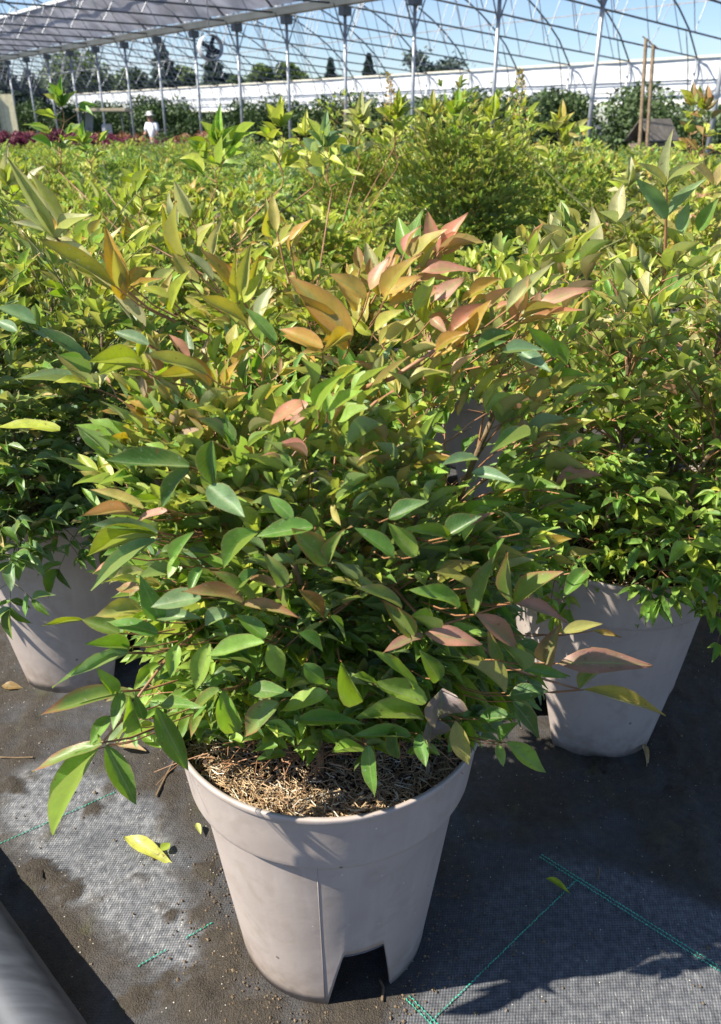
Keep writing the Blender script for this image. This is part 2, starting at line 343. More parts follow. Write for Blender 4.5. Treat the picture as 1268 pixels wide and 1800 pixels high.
def near_ground():
    x0, x1, y0, y1, st = -.95, 1.15, .42, 1.75, .0065
    nx = int((x1-x0)/st)+1; ny = int((y1-y0)/st)+1
    V = []; C = []; JIT = [(0, 0), (.016, 0), (-.016, 0), (0, .016), (0, -.016), (.008, .008), (-.008, -.008), (.008, -.008), (-.008, .008)]
    for j in range(ny):
        for i in range(nx):
            x = x0+i*st; y = y0+j*st
            p = Vector((x, y, 0))
            n1 = noise.noise(p*9); n2 = noise.noise(p*30+Vector((5, 3, 1))); n3 = noise.noise(p*110); n4 = noise.noise(p*3.1+Vector((9, 1, 4)))
            wx, wy = x+.016*n1+.010*n2+.005*n3, y+.016*noise.noise(p*9+Vector((3, 7, 2)))+.010*noise.noise(p*30+Vector((1, 8, 2)))+.005*n3
            ind = sum(inpoly(wx+ox, wy+oy, DUST) for ox, oy in JIT)/len(JIT)
            inc = sum(inpoly(wx+ox, wy+oy, CLOTH) for ox, oy in JIT)/len(JIT)
            dust = ind*(.75+.5*n1+.35*n2) + inc*(.42+.3*n4+.2*n1)
            out_ = max(0, 1-ind-inc)
            dust += out_*(.05+.35*max(0, n4)*max(0, n2+.3))
            mud = out_*(.78+.7*n4+.5*n1+.5*n2) + ind*max(0, n2*1.3+n1*.9-.35+.5*n3) + inc*max(0, n4*.9+n2*.6-.45)
            h = .0012*n1*(1 if inc or ind else 1.6)
            h += mud*(.0016+.0022*n2+.0016*n3)
            for c, r in CLUMPS:
                d = math.hypot(x-c.x, y-c.y)/r*1.1 + 1.0*n2 + .7*n1 + .5*n3
                if d < 1:
                    k = (1-d); mud = max(mud, min(1, k*3)); h += k*r*.34*(.75+1.3*n3+.7*n2); dust *= (1-min(1, k*3))
            V.append((x, y, max(h, -.003) + .001)); C.append((min(1, max(0, dust)), min(1, max(0, mud)), 0, 1))
    me = bpy.data.meshes.new('ground_fabric')
    idx = np.arange(nx*ny).reshape(ny, nx)
    Fq = np.stack([idx[:-1, :-1], idx[:-1, 1:], idx[1:, 1:], idx[1:, :-1]], -1).reshape(-1, 4)
    me.from_pydata(V, [], Fq.tolist()); me.shade_smooth()
    ca = me.color_attributes.new('dirt', 'FLOAT_COLOR', 'POINT'); ca.data.foreach_set('color', np.array(C, dtype=np.float32).ravel())
    me.materials.append(M_GROUND); o = mesh_obj('ground_fabric', me); tag(o, 'black woven ground fabric with pale dust and mud around the pots', kind='structure'); return o
GF = near_ground()

# green stitched marking lines woven into the fabric
M_STITCH = simple('green_thread', (.05, .38, .26), .6, var=.35, scale=120)
def stitches(a, b, double, keep, seed, parent):
    rnd = random.Random(seed); mb = MB(); a = Vector(a); b = Vector(b); d = (b-a); Ln = d.length; d.normalize(); pr = Vector((-d.y, d.x, 0)); k = int(Ln/.0052)
    for i in range(k):
        t = i/k
        if noise.noise((a+(b-a)*t)*14+Vector((seed, 0, 0))) > keep: continue
        for off in ((-.0028, .0028) if double else (0,)):
            c = a + d*(i*.0052) + pr*(off + rnd.uniform(-.0004, .0004)); z = .0038
            hd = d*.0018 + pr*rnd.uniform(-.0008, .0008)
            mb.tube([c-hd+Vector((0, 0, z-.0006)), c+Vector((0, 0, z+.0004)), c+hd+Vector((0, 0, z-.0006))], .00075, 5)
    if mb.v:
        o = mb.build('stitched_line', M_STITCH, parent); o['kind'] = 'stuff'
for i, (p, q, dbl, kp) in enumerate([((-8, 1490), (212, 1391), False, .5), ((246, 1700), (378, 1622), False, .05), ((757, 1800), (1022, 1541), False, .9), ((952, 1508), (1300, 1729), True, .9), ((718, 1757), (790, 1830), True, .3)]):
    a = gnd(*p); b = gnd(*q); stitches((a.x, a.y, 0), (b.x, b.y, 0), dbl, kp, i, GF)

# ---------------------------------------------------------------- leaves
rng = random.Random(7)
def leaf_profile(t): return (t**.72)*((1-t)**1.12)/.2865*.5
LEAF_VARIANTS = []
def leaf_variant(bend, fold, twist, wave, segs=7):
    V = []; UV = []; Fq = []
    cols = (-1, -.5, 0, .5, 1)
    for i in range(segs+1):
        t = (i/segs)**1.15
        wd = leaf_profile(min(max(t, .01), .999))
        for c in cols:
            x = c*wd; a = twist*t
            z = -bend*t*t + abs(c)**1.3*wd*math.tan(fold) * .72 + wave*math.sin(t*9+c*2)*abs(c)*.05
            xx = x*math.cos(a) - z*math.sin(a)*.3; zz = z + x*math.sin(a)
            V.append((xx, t - .3*bend*bend*t*t, zz)); UV.append((c*.5+.5, t))
    for i in range(segs):
        for k in range(4):
            a = i*5+k; Fq.append((a, a+1, a+6, a+5))
    return np.array(V, dtype=np.float32), np.array(UV, dtype=np.float32), np.array(Fq, dtype=np.int32)
for bend, fold, twist, wave in ((.10, .35, 0, .3), (.22, .5, .15, .8), (.05, .6, -.2, .4), (.32, .3, .25, 1.0), (.18, .15, -.15, .6), (-.10, .45, .1, .5), (.42, .55, -.25, .8), (.12, .75, .3, .4)):
    LEAF_VARIANTS.append(leaf_variant(bend, fold, twist, wave))
CURL = len(LEAF_VARIANTS); LEAF_VARIANTS.append(leaf_variant(.7, .9, 1.1, 3.0))
LOWV = [leaf_variant(b, f, 0, .3, 3) for b, f in ((.1, .4), (.3, .5))]
def low_variant(b):     # 3 columns, for leaves far away
    V = [(0, 0, 0), (-.42, .4, .08), (0, .45, -b*.2), (.42, .4, .08), (0, 1, -b)]
    return np.array(V, dtype=np.float32), np.array([(.5, 0), (0, .4), (.5, .45), (1, .4), (.5, 1)], dtype=np.float32), np.array([(0, 2, 1, 1), (0, 3, 2, 2)])
def leaf_mesh(vr, name, mat):
    V, UV, Fq = vr
    me = bpy.data.meshes.new(name); me.from_pydata(V.tolist(), [], Fq.tolist()); me.shade_smooth()
    uv = me.uv_layers.new(name='leaf_uv'); li = np.array([l.vertex_index for l in me.loops]); uv.data.foreach_set('uv', UV[li].ravel())
    me.materials.append(mat); return me
LEAF_MESHES = [leaf_mesh(v, 'leaf', M_LEAF_O) for v in LEAF_VARIANTS]

class Leaf:
    __slots__ = ('p', 'd', 'n', 'L', 'W', 'c', 'v', 'score', 'lab')
    def __init__(s, p, d, n, L, W, c, v, lab=None):
        d = d.normalized(); n = (n - d*n.dot(d))
        if n.length < 1e-4: n = d.orthogonal()
        s.p = p; s.d = d; s.n = n.normalized(); s.L = L; s.W = W; s.c = c; s.v = v; s.score = 0; s.lab = lab
    def mat(s):
        x = s.d.cross(s.n)
        return Matrix(((x.x*s.W, s.d.x*s.L, s.n.x*s.L, s.p.x), (x.y*s.W, s.d.y*s.L, s.n.y*s.L, s.p.y), (x.z*s.W, s.d.z*s.L, s.n.z*s.L, s.p.z), (0, 0, 0, 1)))

def joined_leaves(leaves, name, parent, low=False, origin=Vector((0, 0, 0))):
    vs = []; fs = []; uvs = []; cs = []; b = 0
    for i, lf in enumerate(leaves):
        V, UV, Fq = LOWV[i % 2] if low else LEAF_VARIANTS[lf.v]
        M = np.array(lf.mat())
        w_ = V @ M[:3, :3].T + (M[:3, 3]-np.array(origin))
        vs.append(w_); fs.append(Fq+b); uvs.append(UV); cs.append(np.tile(np.array(lf.c, dtype=np.float32), (len(V), 1))); b += len(V)
    V = np.concatenate(vs).astype(np.float32); Fa = np.concatenate(fs); UV = np.concatenate(uvs); Ca = np.concatenate(cs)
    me = bpy.data.meshes.new(name); nf = len(Fa)
    me.vertices.add(len(V)); me.vertices.foreach_set('co', V.ravel())
    me.loops.add(nf*4); me.loops.foreach_set('vertex_index', Fa.ravel().astype(np.int32))
    me.polygons.add(nf); me.polygons.foreach_set('loop_start', np.arange(0, nf*4, 4, dtype=np.int32))
    me.update(calc_edges=True); me.shade_smooth()
    uv = me.uv_layers.new(name='leaf_uv'); uv.data.foreach_set('uv', UV[Fa.ravel()].ravel())
    ca = me.color_attributes.new('tint', 'FLOAT_COLOR', 'POINT'); ca.data.foreach_set('color', Ca.ravel())
    me.materials.append(M_LEAF_J)
    o = mesh_obj(name, me, parent); o['kind'] = 'stuff'; return o

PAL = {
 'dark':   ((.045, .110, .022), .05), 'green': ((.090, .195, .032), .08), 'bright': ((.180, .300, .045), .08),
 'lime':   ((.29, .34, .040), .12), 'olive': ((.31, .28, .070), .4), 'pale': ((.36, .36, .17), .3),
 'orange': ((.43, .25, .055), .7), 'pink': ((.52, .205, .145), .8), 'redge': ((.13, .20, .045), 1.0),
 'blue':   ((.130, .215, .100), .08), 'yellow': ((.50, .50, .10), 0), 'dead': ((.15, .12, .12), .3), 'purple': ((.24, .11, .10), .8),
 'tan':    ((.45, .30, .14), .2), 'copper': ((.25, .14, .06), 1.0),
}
GAIN = 1.42
def pcol(name, rnd, j=.18):
    c, a = PAL[name]; k = 1+rnd.uniform(-j, j)
    return (min(.62, c[0]*k*GAIN*(1+rnd.uniform(-.1, .12))), min(.62, c[1]*k*GAIN), c[2]*k*GAIN*(1+rnd.uniform(-.15, .2)), max(0, a*(1+rnd.uniform(-.5, .4))))

def pick(rnd, w):
    r = rnd.random()*sum(x for _, x in w)
    for k, x in w:
        r -= x
        if r <= 0: return k
    return w[-1][0]

LIFT = .75
def frond(p0, az, elev, length, droop, rnd, tint, leafL, leaves, stems, pairs=3, thin=1.0, asp=.34):
    """a compound leaf: arching stalk with opposite side stalks, each carrying pointed leaflets"""
    n = 9; pts = [p0.copy()]; dirs = []; e = elev; a = az; st = length/n
    for i in range(n):
        d = Vector((math.cos(a)*math.cos(e), math.sin(a)*math.cos(e), math.sin(e)))
        dirs.append(d); pts.append(pts[-1]+d*st); e -= droop/n; a += rnd.uniform(-.06, .06)
    r0 = .0013*thin
    stems.append((pts, [r0*(1-.6*i/n) for i in range(n+1)]))
    fr_tint = tint
    def cluster(p, d, up, k, sc_):
        side = d.cross(up).normalized(); up2 = side.cross(d).normalized()
        lst = [(0, 1.0)]
        if k >= 3: lst += [(rad(rnd.uniform(38, 58)), .85), (-rad(rnd.uniform(38, 58)), .85)]
        if k >= 5: lst += [(rad(rnd.uniform(60, 85)), .7), (-rad(rnd.uniform(60, 85)), .7)]
        for ang, s_ in lst:
            dd = d*math.cos(ang) + side*math.sin(ang) + up2*rnd.uniform(-.12, .22) + Vector((0, 0, rnd.uniform(-.25, .15) + LIFT*max(0, min(1, (p.z-gz(p.x, p.y)-.52)/.25))))
            q = p - d*(abs(ang) > .9)*.012
            Lf = leafL*sc_*s_*rnd.uniform(.75, 1.2)
            nn = up2 - L*.5 + Vector((rnd.uniform(-.45, .45), rnd.uniform(-.45, .45), rnd.uniform(-.2, .3)))
            leaves.append(Leaf(q, dd, nn, Lf, Lf*asp*rnd.uniform(.85, 1.2), pcol(fr_tint(q), rnd), rnd.randrange(8)))
    for j in range(pairs):
        t = .38 + .5*j/max(1, pairs-1) if pairs > 1 else .6
        i = min(n-1, int(t*n)); p = pts[i]; d = dirs[i]; up = Vector((0, 0, 1)); up = (up - d*d.dot(up))
        if up.length < .1: up = d.orthogonal()
        up.normalize(); side = d.cross(up).normalized()
        for sg in (-1, 1):
            sl_ = length*.26*(1-.35*j/pairs)*rnd.uniform(.7, 1.2)
            sd = (d*.75 + side*sg*.8 + up*rnd.uniform(-.1, .35)).normalized()
            q = p + sd*sl_; stems.append(([p, p+sd*sl_*.5+Vector((0, 0, .002)), q], [r0*.55, r0*.45, r0*.35]))
            cluster(q, sd, up, 3 if rnd.random() < .85 else 5, 1-.12*j)
    d = dirs[-1]; up = Vector((0, 0, 1)) - d*d.z
    if up.length < .1: up = d.orthogonal()
    cluster(pts[-1], d, up.normalized(), 5 if rnd.random() < .5 else 3, 1.05)

def plant_leaves(base, seed, height, reach, tint, n_fronds, leafL=.066, zlo=.36, front=None, ncane=9, cr=.10, asp=.34, shape=None, up=1.0):
    """canes rising from the soil with fronds all the way up; returns leaves, stalks, canes in world space"""
    rnd = random.Random(seed); leaves = []; stems = []; canes = []
    cs = []
    for i in range(ncane):
        a = 2*math.pi*i/ncane + rnd.uniform(-.3, .3); r = cr*math.sqrt(rnd.uniform(.05, 1))
        lean = rnd.uniform(.05, .26); hh = (height-.32)*rnd.uniform(.55, .85)
        pts = []
        for k in range(7):
            t = k/6; rr = r + lean*hh*t*t*1.0
            pts.append(base + Vector((math.cos(a)*rr + rnd.uniform(-.004, .004), math.sin(a)*rr + rnd.uniform(-.004, .004), .30 + hh*t)))
        cs.append((pts, a)); canes.append((pts, [.0052*(1-.5*k/6) for k in range(7)]))
    for i in range(n_fronds):
        pts, ca = cs[i % ncane]
        t = (i+rnd.random())/n_fronds
        f = t**.8
        k = min(5.999, f*6*rnd.uniform(.85, 1.0)+0); k = min(5.999, max(.2, k)); ki = int(k); p0 = pts[ki].lerp(pts[ki+1], k-ki)
        if p0.z - base.z < zlo: p0 = p0 + Vector((0, 0, zlo-(p0.z-base.z)))
        az = ca + rnd.gauss(0, 1.15) if rnd.random() < .8 else rnd.uniform(0, 6.283)
        zr = f
        rf = (shape(zr) if shape else (1.0 - .25*math.sin(zr*3.1)))
        ln = reach*rf*rnd.uniform(.75, 1.15)
        if front: ln *= front(az, zr)
        elev = rad(10 + 58*zr*up + rnd.uniform(-14, 18)); droop = rad(55 - 25*zr + rnd.uniform(-15, 20))
        frond(p0, az, elev, ln, droop, rnd, tint, leafL*rnd.uniform(.70, 1.18), leaves, stems, 3 if rnd.random() < .7 else 2, asp=asp)
    return leaves, stems, canes

# ---- pots
def notch(a):       # height of the drainage cut at this angle round the foot (degrees)
    best = 0
    for c in (0, 120, 240):
        d = abs((a-c+180) % 360 - 180)
        best = max(best, min(1, max(0, (19.5-d)/9.0)))
    return best*.105
ZS = 1.085
def pot_mesh():
    nA = 360; V = []; Fq = []
    prof_o = [(0, .126), (.02, .128), (.12, .141), (.2, .151), (.262, .159), (.27, .1605), (.2735, .1612), (.2742, .1622), (.2748, .1690), (.2756, .1706), (.2775, .1714), (.283, .1722), (.32, .1768), (.3430, .1793), (.3440, .1796), (.3446, .1818), (.3456, .1826), (.3500, .1830), (.3515, .1826), (.352, .1816)]
    prof_i = [(.352, .1785), (.348, .177), (.30, .170), (.27, .157), (.2, .148), (.12, .138), (.02, .125), (0, .123)]
    prof = prof_o + prof_i
    for z, r in prof:
        for k in range(nA):
            a = 2*math.pi*k/nA; zn = notch(k); zz = z
            if z < .2: zz = zn + (.2-zn)*z/.2; rr = r + (.151-.126)*(zz-z)/.2
            else: rr = r
            V.append((rr*math.cos(a), rr*math.sin(a), zz))
    m_ = len(prof)
    for i in range(m_):
        j = (i+1) % m_
        for k in range(nA): Fq.append((i*nA+k, i*nA+(k+1) % nA, j*nA+(k+1) % nA, j*nA+k))
    me = bpy.data.meshes.new('pot'); me.from_pydata(V, [], Fq); me.transform(Matrix.Diagonal((1, 1, ZS, 1))); me.shade_smooth(); me.materials.append(M_POT)
    return me
POT_ME = pot_mesh()
base_mb = MB(); base_mb.lathe([(.0001, .108), (.06, .108), (.1375, .108)], 64); base_mb.lathe([(.035, .0), (.045, .05), (.06, .107)], 40)
POTBASE_ME = base_mb.mesh('pot_base', M_POT)
def soil_mesh(seed):
    mb = MB(); nr, na = 9, 48
    for i in range(nr+1):
        for k in range(na):
            r = .1725*i/nr; a = 2*math.pi*k/na; p = Vector((r*math.cos(a), r*math.sin(a), 0))
            mb.v.append(p + Vector((0, 0, .318 + .006*(1-i/nr) + .006*noise.noise(p*30+Vector((seed, 0, 0))))))
    for i in range(nr):
        for k in range(na): mb.f.append((i*na+k, i*na+(k+1) % na, (i+1)*na+(k+1) % na, (i+1)*na+k))
    return mb.mesh('soil', M_SOIL, True)
SOIL_ME = soil_mesh(3); SOIL_ME.transform(Matrix.Translation((0, 0, .027)))
def straw_mesh(count, seed, full=True):
    rnd = random.Random(seed); V = []; Fc = []; C = []
    for i in range(count):
        a = rnd.uniform(0, 6.283); r = .172*math.sqrt(rnd.random()) if rnd.random() > .3 else rnd.uniform(.12, .172)
        c = Vector((r*math.cos(a), r*math.sin(a), .324 + .006*noise.noise(Vector((math.cos(a)*r*30, math.sin(a)*r*30, 0))) + rnd.uniform(0, .012)))
        d = Vector((rnd.gauss(0, 1), rnd.gauss(0, 1), rnd.gauss(0, .28))).normalized(); ln = rnd.uniform(.006, .022)
        cu = Vector((rnd.gauss(0, 1), rnd.gauss(0, 1), rnd.gauss(0, .5)))*ln*.45; wd = rnd.uniform(.0003, .0008)
        pts = [c-d*ln*.5, c+cu*.4, c+d*ln*.5]
        if any(math.hypot(p.x, p.y) > .1735 for p in pts): continue
        if max(p.z for p in pts) > .346: continue
        s = d.cross(Vector((0, 0, 1))).normalized()*wd; b = len(V); uz = Vector((0, 0, wd))
        for p in pts: V += [p-s, p+s, p+uz]
        for j in (0, 3):
            Fc += [(b+j, b+j+3, b+j+5, b+j+2), (b+j+2, b+j+5, b+j+4, b+j+1)]
        k = rnd.random(); g = rnd.uniform(.6, 1.3)
        cc = (.44*g, .31*g, .17*g) if k < .6 else ((.22*g, .13*g, .06*g) if k < .85 else (.62*g, .55*g, .42*g))
        C += [(*cc, 1)]*9
    me = bpy.data.meshes.new('coir_mulch'); me.from_pydata([tuple(v) for v in V], [], Fc)
    ca = me.color_attributes.new('tint', 'FLOAT_COLOR', 'POINT'); ca.data.foreach_set('color', np.array(C, dtype=np.float32).ravel())
    me.materials.append(M_STRAW); return me
STRAW_BIG = straw_mesh(9500, 11); STRAW_SMALL = straw_mesh(1500, 12)
for m_ in (STRAW_BIG, STRAW_SMALL): m_.transform(Matrix.Translation((0, 0, .027)))

ALL = []        # plants waiting for their leaves to be split into parts
rg = random.Random(5)
def gap_px(p):
    a = proj(p); return a and ((a[0]-830)/72)**2 + ((a[1]-795)/98)**2 < 1 and p.y < 2.45 and rg.random() > .25
def gap(l, y):          # the open space between the front plant and the right one, where the pot behind shows
    if l.lab is not None or l.p.y > 2.45: return False
    a = proj(l.p + l.d*l.L*.5)
    if not a: return False
    k = ((a[0]-830)/72)**2 + ((a[1]-795)/98)**2
    k2 = ((a[0]-905)/45)**2 + ((a[1]-640)/60)**2
    k3 = ((a[0]-215)/45)**2 + ((a[1]-880)/60)**2
    return (k < 1 and rg.random() > .04) or (k2 < 1 and rg.random() > .5) or (k3 < 1 and rg.random() > .4)
def make_plant(x, y, label, group, leaves, stems, canes, rz=0, tilt=(0, 0), maxparts=300, detail=True, name='potted_shrub'):
    z = gz(x, y); root = empty(name, (x, y, z)); tag(root, label, 'potted shrub', group)
    org = Vector((x, y, z))
    leaves = [l for l in leaves if not gap(l, y)]; stems = [s_ for s_ in stems if not gap_px(s_[0][-1]) and not gap_px(s_[0][len(s_[0])//2])]
    if detail is not None:
        o = mesh_obj('pot', POT_ME, root); o.rotation_euler = (0, 0, rz)
        if detail:
            o = mesh_obj('pot_base', POTBASE_ME, root); o.rotation_euler = (0, 0, rz)
            mesh_obj('soil', SOIL_ME, root)
            s = mesh_obj('coir_mulch', STRAW_BIG if detail == 2 else STRAW_SMALL, root); s['kind'] = 'stuff'
        for pts, r in canes:
            if detail: MB().tube([p-org for p in pts], r, 6).build('cane', M_CANE, root, True)
    mb = MB()
    for pts, r in stems: mb.tube([p-org for p in pts], r, 4 if detail else 3, False)
    if mb.v:
        o = mb.build('leaf_stalk', M_REDSTEM if detail == 2 or rng.random() < .25 else M_STEM, root, True); o['kind'] = 'stuff'
    ALL.append((root, org, leaves, maxparts)); return root

# ---------------------------------------------------------------- leaves read off the photograph for the front plant
CR = {3: (0, 280), 4: (628, 280), 5: (0, 760), 6: (628, 760), 7: (0, 1250), 8: (628, 1250)}
def cxy(c, x, y): ox, oy = CR[c]; k = 640/1268; return ox+x*k, oy+y*k
def yfront(px, py):
    ks = [(300, .81), (400, .77), (500, .69), (700, .57), (900, .535), (1150, .525), (1300, .56), (1450, .595), (1800, .65)]
    for (a, ya), (b, yb) in zip(ks, ks[1:]):
        if py <= b: yf = ya + (yb-ya)*max(0, (py-a)/(b-a)); break
    if px < 340 and py > 1170: return .512 + .00030*max(0, px-120) + .0002*max(0, 1290-py)
    dx = min(.98, abs(px-569)/560); return .74 - (.74-yf)*math.sqrt(1-dx*dx)
HERO = {
 7: [(355,112,100,190,62,'redge'),(345,130,175,420,98,'bright'),(370,120,476,328,84,'green'),(545,-10,655,212,86,'green'),(350,110,318,90,40,'green')],
 5: [(415,905,155,966,80,'redge'),(425,900,393,1022,52,'green'),(405,905,352,830,52,'bright'),(450,770,250,866,46,'blue'),(430,745,195,857,38,'green'),(445,765,310,730,44,'green'),
     (550,700,380,645,72,'green'),(415,700,290,650,72,'redge'),(290,655,152,682,16,'lime'),(565,662,490,525,78,'green'),(700,575,528,600,130,'blue'),(490,615,343,624,74,'olive'),(485,545,398,535,56,'copper'),
     (545,375,318,542,64,'blue'),(425,432,323,476,32,'pink'),(550,360,298,415,38,'lime'),(550,350,325,335,48,'blue'),(545,345,370,310,44,'green'),(462,288,293,280,34,'pink'),(582,270,455,300,42,'pink'),
     (500,265,320,190,44,'olive'),(660,118,380,115,84,'dark'),(660,130,545,252,64,'dark'),(725,188,852,298,112,'blue'),(740,30,738,188,76,'dark'),(900,350,770,462,72,'green'),(1140,460,1008,338,100,'redge'),
     (1150,450,1190,340,60,'redge'),(1090,330,898,352,84,'green'),(990,532,935,430,62,'redge'),(885,578,758,468,82,'redge'),(962,540,858,508,48,'copper'),(845,592,655,530,58,'copper'),(838,600,1040,632,54,'copper'),
     (985,538,1002,608,60,'redge'),(1040,550,1138,650,64,'copper'),(920,730,735,790,80,'bright'),(925,715,828,633,84,'green'),(935,740,992,862,76,'bright'),(730,735,675,897,80,'bright'),(555,948,677,935,46,'green'),
     (770,895,658,982,54,'redge'),(775,900,832,1078,88,'bright'),(858,895,1012,900,64,'green'),(1140,908,962,956,86,'bright'),(970,940,838,1052,88,'redge'),(1150,640,1212,712,44,'green'),(1058,808,1142,882,66,'green'),
     (1190,800,1262,952,66,'bright'),(1032,1006,1262,1000,64,'green'),(800,640,708,668,88,'blue'),(600,460,655,350,70,'green'),(620,430,585,500,60,'bright'),(490,1030,450,930,60,'bright'),(500,1000,470,930,52,'green'),
     (620,740,590,850,80,'bright'),(540,640,690,640,60,'blue'),(380,990,315,1080,58,'green'),(1040,700,1130,760,60,'green'),(1020,300,940,220,60,'green'),(900,480,820,560,60,'dark'),(700,470,660,560,62,'green')],
 6: [(410,635,470,428,96,'redge'),(540,597,540,418,80,'redge'),(545,592,692,480,100,'redge'),(545,597,737,650,64,'pink'),(415,637,572,752,80,'pink'),(235,702,440,722,74,'pink'),(190,712,98,590,66,'redge'),(230,706,98,742,64,'purple'),
     (155,612,13,530,74,'redge'),(395,542,283,470,58,'olive'),(352,612,208,530,66,'bright'),(305,366,427,290,104,'dark'),(110,300,252,250,84,'dark'),(320,376,193,320,48,'bright'),(203,432,103,320,74,'bright'),(127,432,3,330,74,'green'),
     (655,802,700,680,84,'purple'),(700,805,1022,788,90,'purple'),(775,895,860,815,104,'redge'),(790,897,1082,972,54,'olive'),(578,827,732,850,48,'green'),(715,700,852,660,48,'olive'),(820,692,912,716,24,'orange'),
     (516,907,388,760,56,'olive'),(577,827,503,725,64,'green'),(500,792,458,700,48,'redge'),(530,917,657,890,68,'dark'),(540,937,662,1068,60,'dark'),(425,1000,545,985,84,'dark'),(190,640,290,700,60,'green'),
     (285,862,230,770,72,'green'),(205,890,95,750,78,'bright'),(70,880,10,830,66,'bright'),(240,940,48,880,86,'bright'),(230,1000,0,982,54,'bright'),(182,1062,0,1038,48,'green'),(570,352,525,260,54,'redge'),(678,402,738,368,38,'orange'),(676,402,658,358,28,'redge'),
     (470,500,468,370,64,'green'),(60,560,5,500,60,'redge'),(400,140,540,165,52,'blue'),(420,95,300,100,60,'blue'),(600,10,470,60,60,'dark'),(800,480,720,570,76,'green')],
 8: [(490,117,510,190,46,'bright'),(520,110,638,208,74,'bright'),(495,107,572,45,60,'green'),(343,36,385,192,74,'olive'),(40,120,46,307,74,'green'),(215,80,240,190,60,'green'),(130,60,150,150,60,'dark')],
 4: [(285,325,390,200,80,'pink'),(285,322,437,275,50,'pink'),(280,322,248,183,62,'pink'),(215,397,412,358,50,'pink'),(165,330,200,228,62,'pink'),(190,340,285,230,64,'olive'),(95,492,187,322,80,'orange'),(100,472,217,390,58,'orange'),(45,457,97,335,62,'pink'),(105,377,130,308,46,'pink'),
     (205,527,265,408,62,'lime'),(270,492,367,402,62,'pink'),(390,482,497,414,44,'orange'),(400,612,452,494,78,'orange'),(520,527,692,374,56,'pale'),(570,532,602,404,72,'pink'),(625,512,810,429,50,'pink'),(580,552,702,500,38,'orange'),(455,522,532,448,44,'pink'),(330,602,442,502,62,'pink'),
     (275,672,382,600,44,'orange'),(260,555,308,600,50,'pink'),(690,692,583,588,54,'bright'),(560,667,672,747,60,'blue'),(505,677,642,660,40,'blue'),(10,380,0,300,50,'copper'),(60,600,150,520,60,'olive'),(100,640,200,560,60,'olive'),(420,660,540,600,50,'dark')],
 3: [(1225,617,1018,410,112,'orange'),(1275,482,1158,396,96,'orange'),(1125,657,978,584,66,'orange'),(1222,627,1130,655,34,'orange'),(445,462,375,240,76,'orange'),(455,440,536,368,48,'orange'),(438,452,398,320,62,'olive'),(588,482,495,442,110,'lime'),(600,520,642,388,62,'lime'),
     (200,275,286,170,74,'pale'),(190,272,28,-5,56,'pale'),(190,272,58,150,50,'pale'),(200,282,372,402,60,'pale'),(402,442,130,290,56,'olive'),(800,442,708,310,58,'orange'),(845,482,880,300,54,'olive'),(700,302,722,213,58,'pale'),(660,202,608,78,54,'pale'),(645,332,573,160,44,'olive'),
     (965,252,943,113,40,'olive'),(975,292,1027,228,48,'olive'),(1010,292,1092,218,62,'orange'),(960,632,863,510,54,'green'),(850,562,688,482,54,'olive'),(1050,842,943,905,96,'pink'),(1110,872,1182,745,64,'bright'),(1140,882,1270,818,84,'bright'),
     (850,500,900,390,54,'lime'),(900,560,940,440,60,'pale'),(660,420,600,330,50,'olive'),(740,420,650,320,44,'pale'),(520,645,398,595,50,'blue'),(490,732,318,690,50,'lime'),(720,750,500,690,50,'olive')],
}
LEFT_HERO = {3: [(270,652,118,580,66,'blue'),(352,792,58,742,44,'blue'),(322,722,128,592,50,'blue'),(125,572,-10,512,66,'blue'),(210,940,-20,905,72,'lime'),(60,600,-10,560,50,'blue'),(520,232,438,272,24,'yellow')]}
RIGHT_HERO = {4: [(1078,95,1086,-92,50,'pale'),(1075,95,990,8,40,'pale'),(1080,95,1187,8,40,'pale'),(1075,207,963,70,58,'blue'),(1085,197,1207,60,56,'blue'),(705,327,700,150,50,'pale'),(705,322,653,223,30,'pale'),(705,322,747,268,30,'pale'),
     (842,322,818,168,50,'pale'),(900,222,922,83,62,'pale'),(900,222,967,173,34,'pale'),(900,226,848,180,28,'pale'),(1060,522,1138,358,64,'green'),(1240,92,1163,5,44,'tan'),(1250,92,1272,0,40,'tan'),(1130,260,1150,150,60,'blue'),(1190,250,1250,140,60,'green'),(960,480,940,400,50,'pale'),
     (1020,730,990,760,50,'copper'),(1060,770,1120,820,60,'pink')]}
def hero_leaves(spec, yf, rnd, bias=0.0):
    out = []; c_ = Vector((0, 0, H))
    for c, rows in spec.items():
        for (bx, by, tx, ty, wpx, colr) in rows:
            b = cxy(c, bx, by); t = cxy(c, tx, ty)
            Y = yf(*b); Yt = min(Y, yf(*t)) - rnd.uniform(-.012, .02)
            pb = at(*b, Y); pt = at(*t, Yt); d = pt-pb; dep = pb.y*CT - (pb.z-H)*ST
            W = .92*wpx*(640/1268)/F*dep; Lr = d.length*1.04
            view = (c_-pb).normalized(); nn = view*.65 + Vector((0, 0, .5)) - L*.45 + Vector((rnd.uniform(-.3, .3), rnd.uniform(-.3, .3), rnd.uniform(-.1, .3)))
            out.append(Leaf(pb, d, nn, Lr, min(W, Lr*.46), pcol(colr, rnd, .1), rnd.choice((0, 1, 2, 4, 4, 5, 7, 0)), colr))
    return out

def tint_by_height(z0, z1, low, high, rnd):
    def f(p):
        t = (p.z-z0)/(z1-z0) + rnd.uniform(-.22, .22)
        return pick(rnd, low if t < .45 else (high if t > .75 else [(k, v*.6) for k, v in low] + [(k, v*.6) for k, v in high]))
    return f

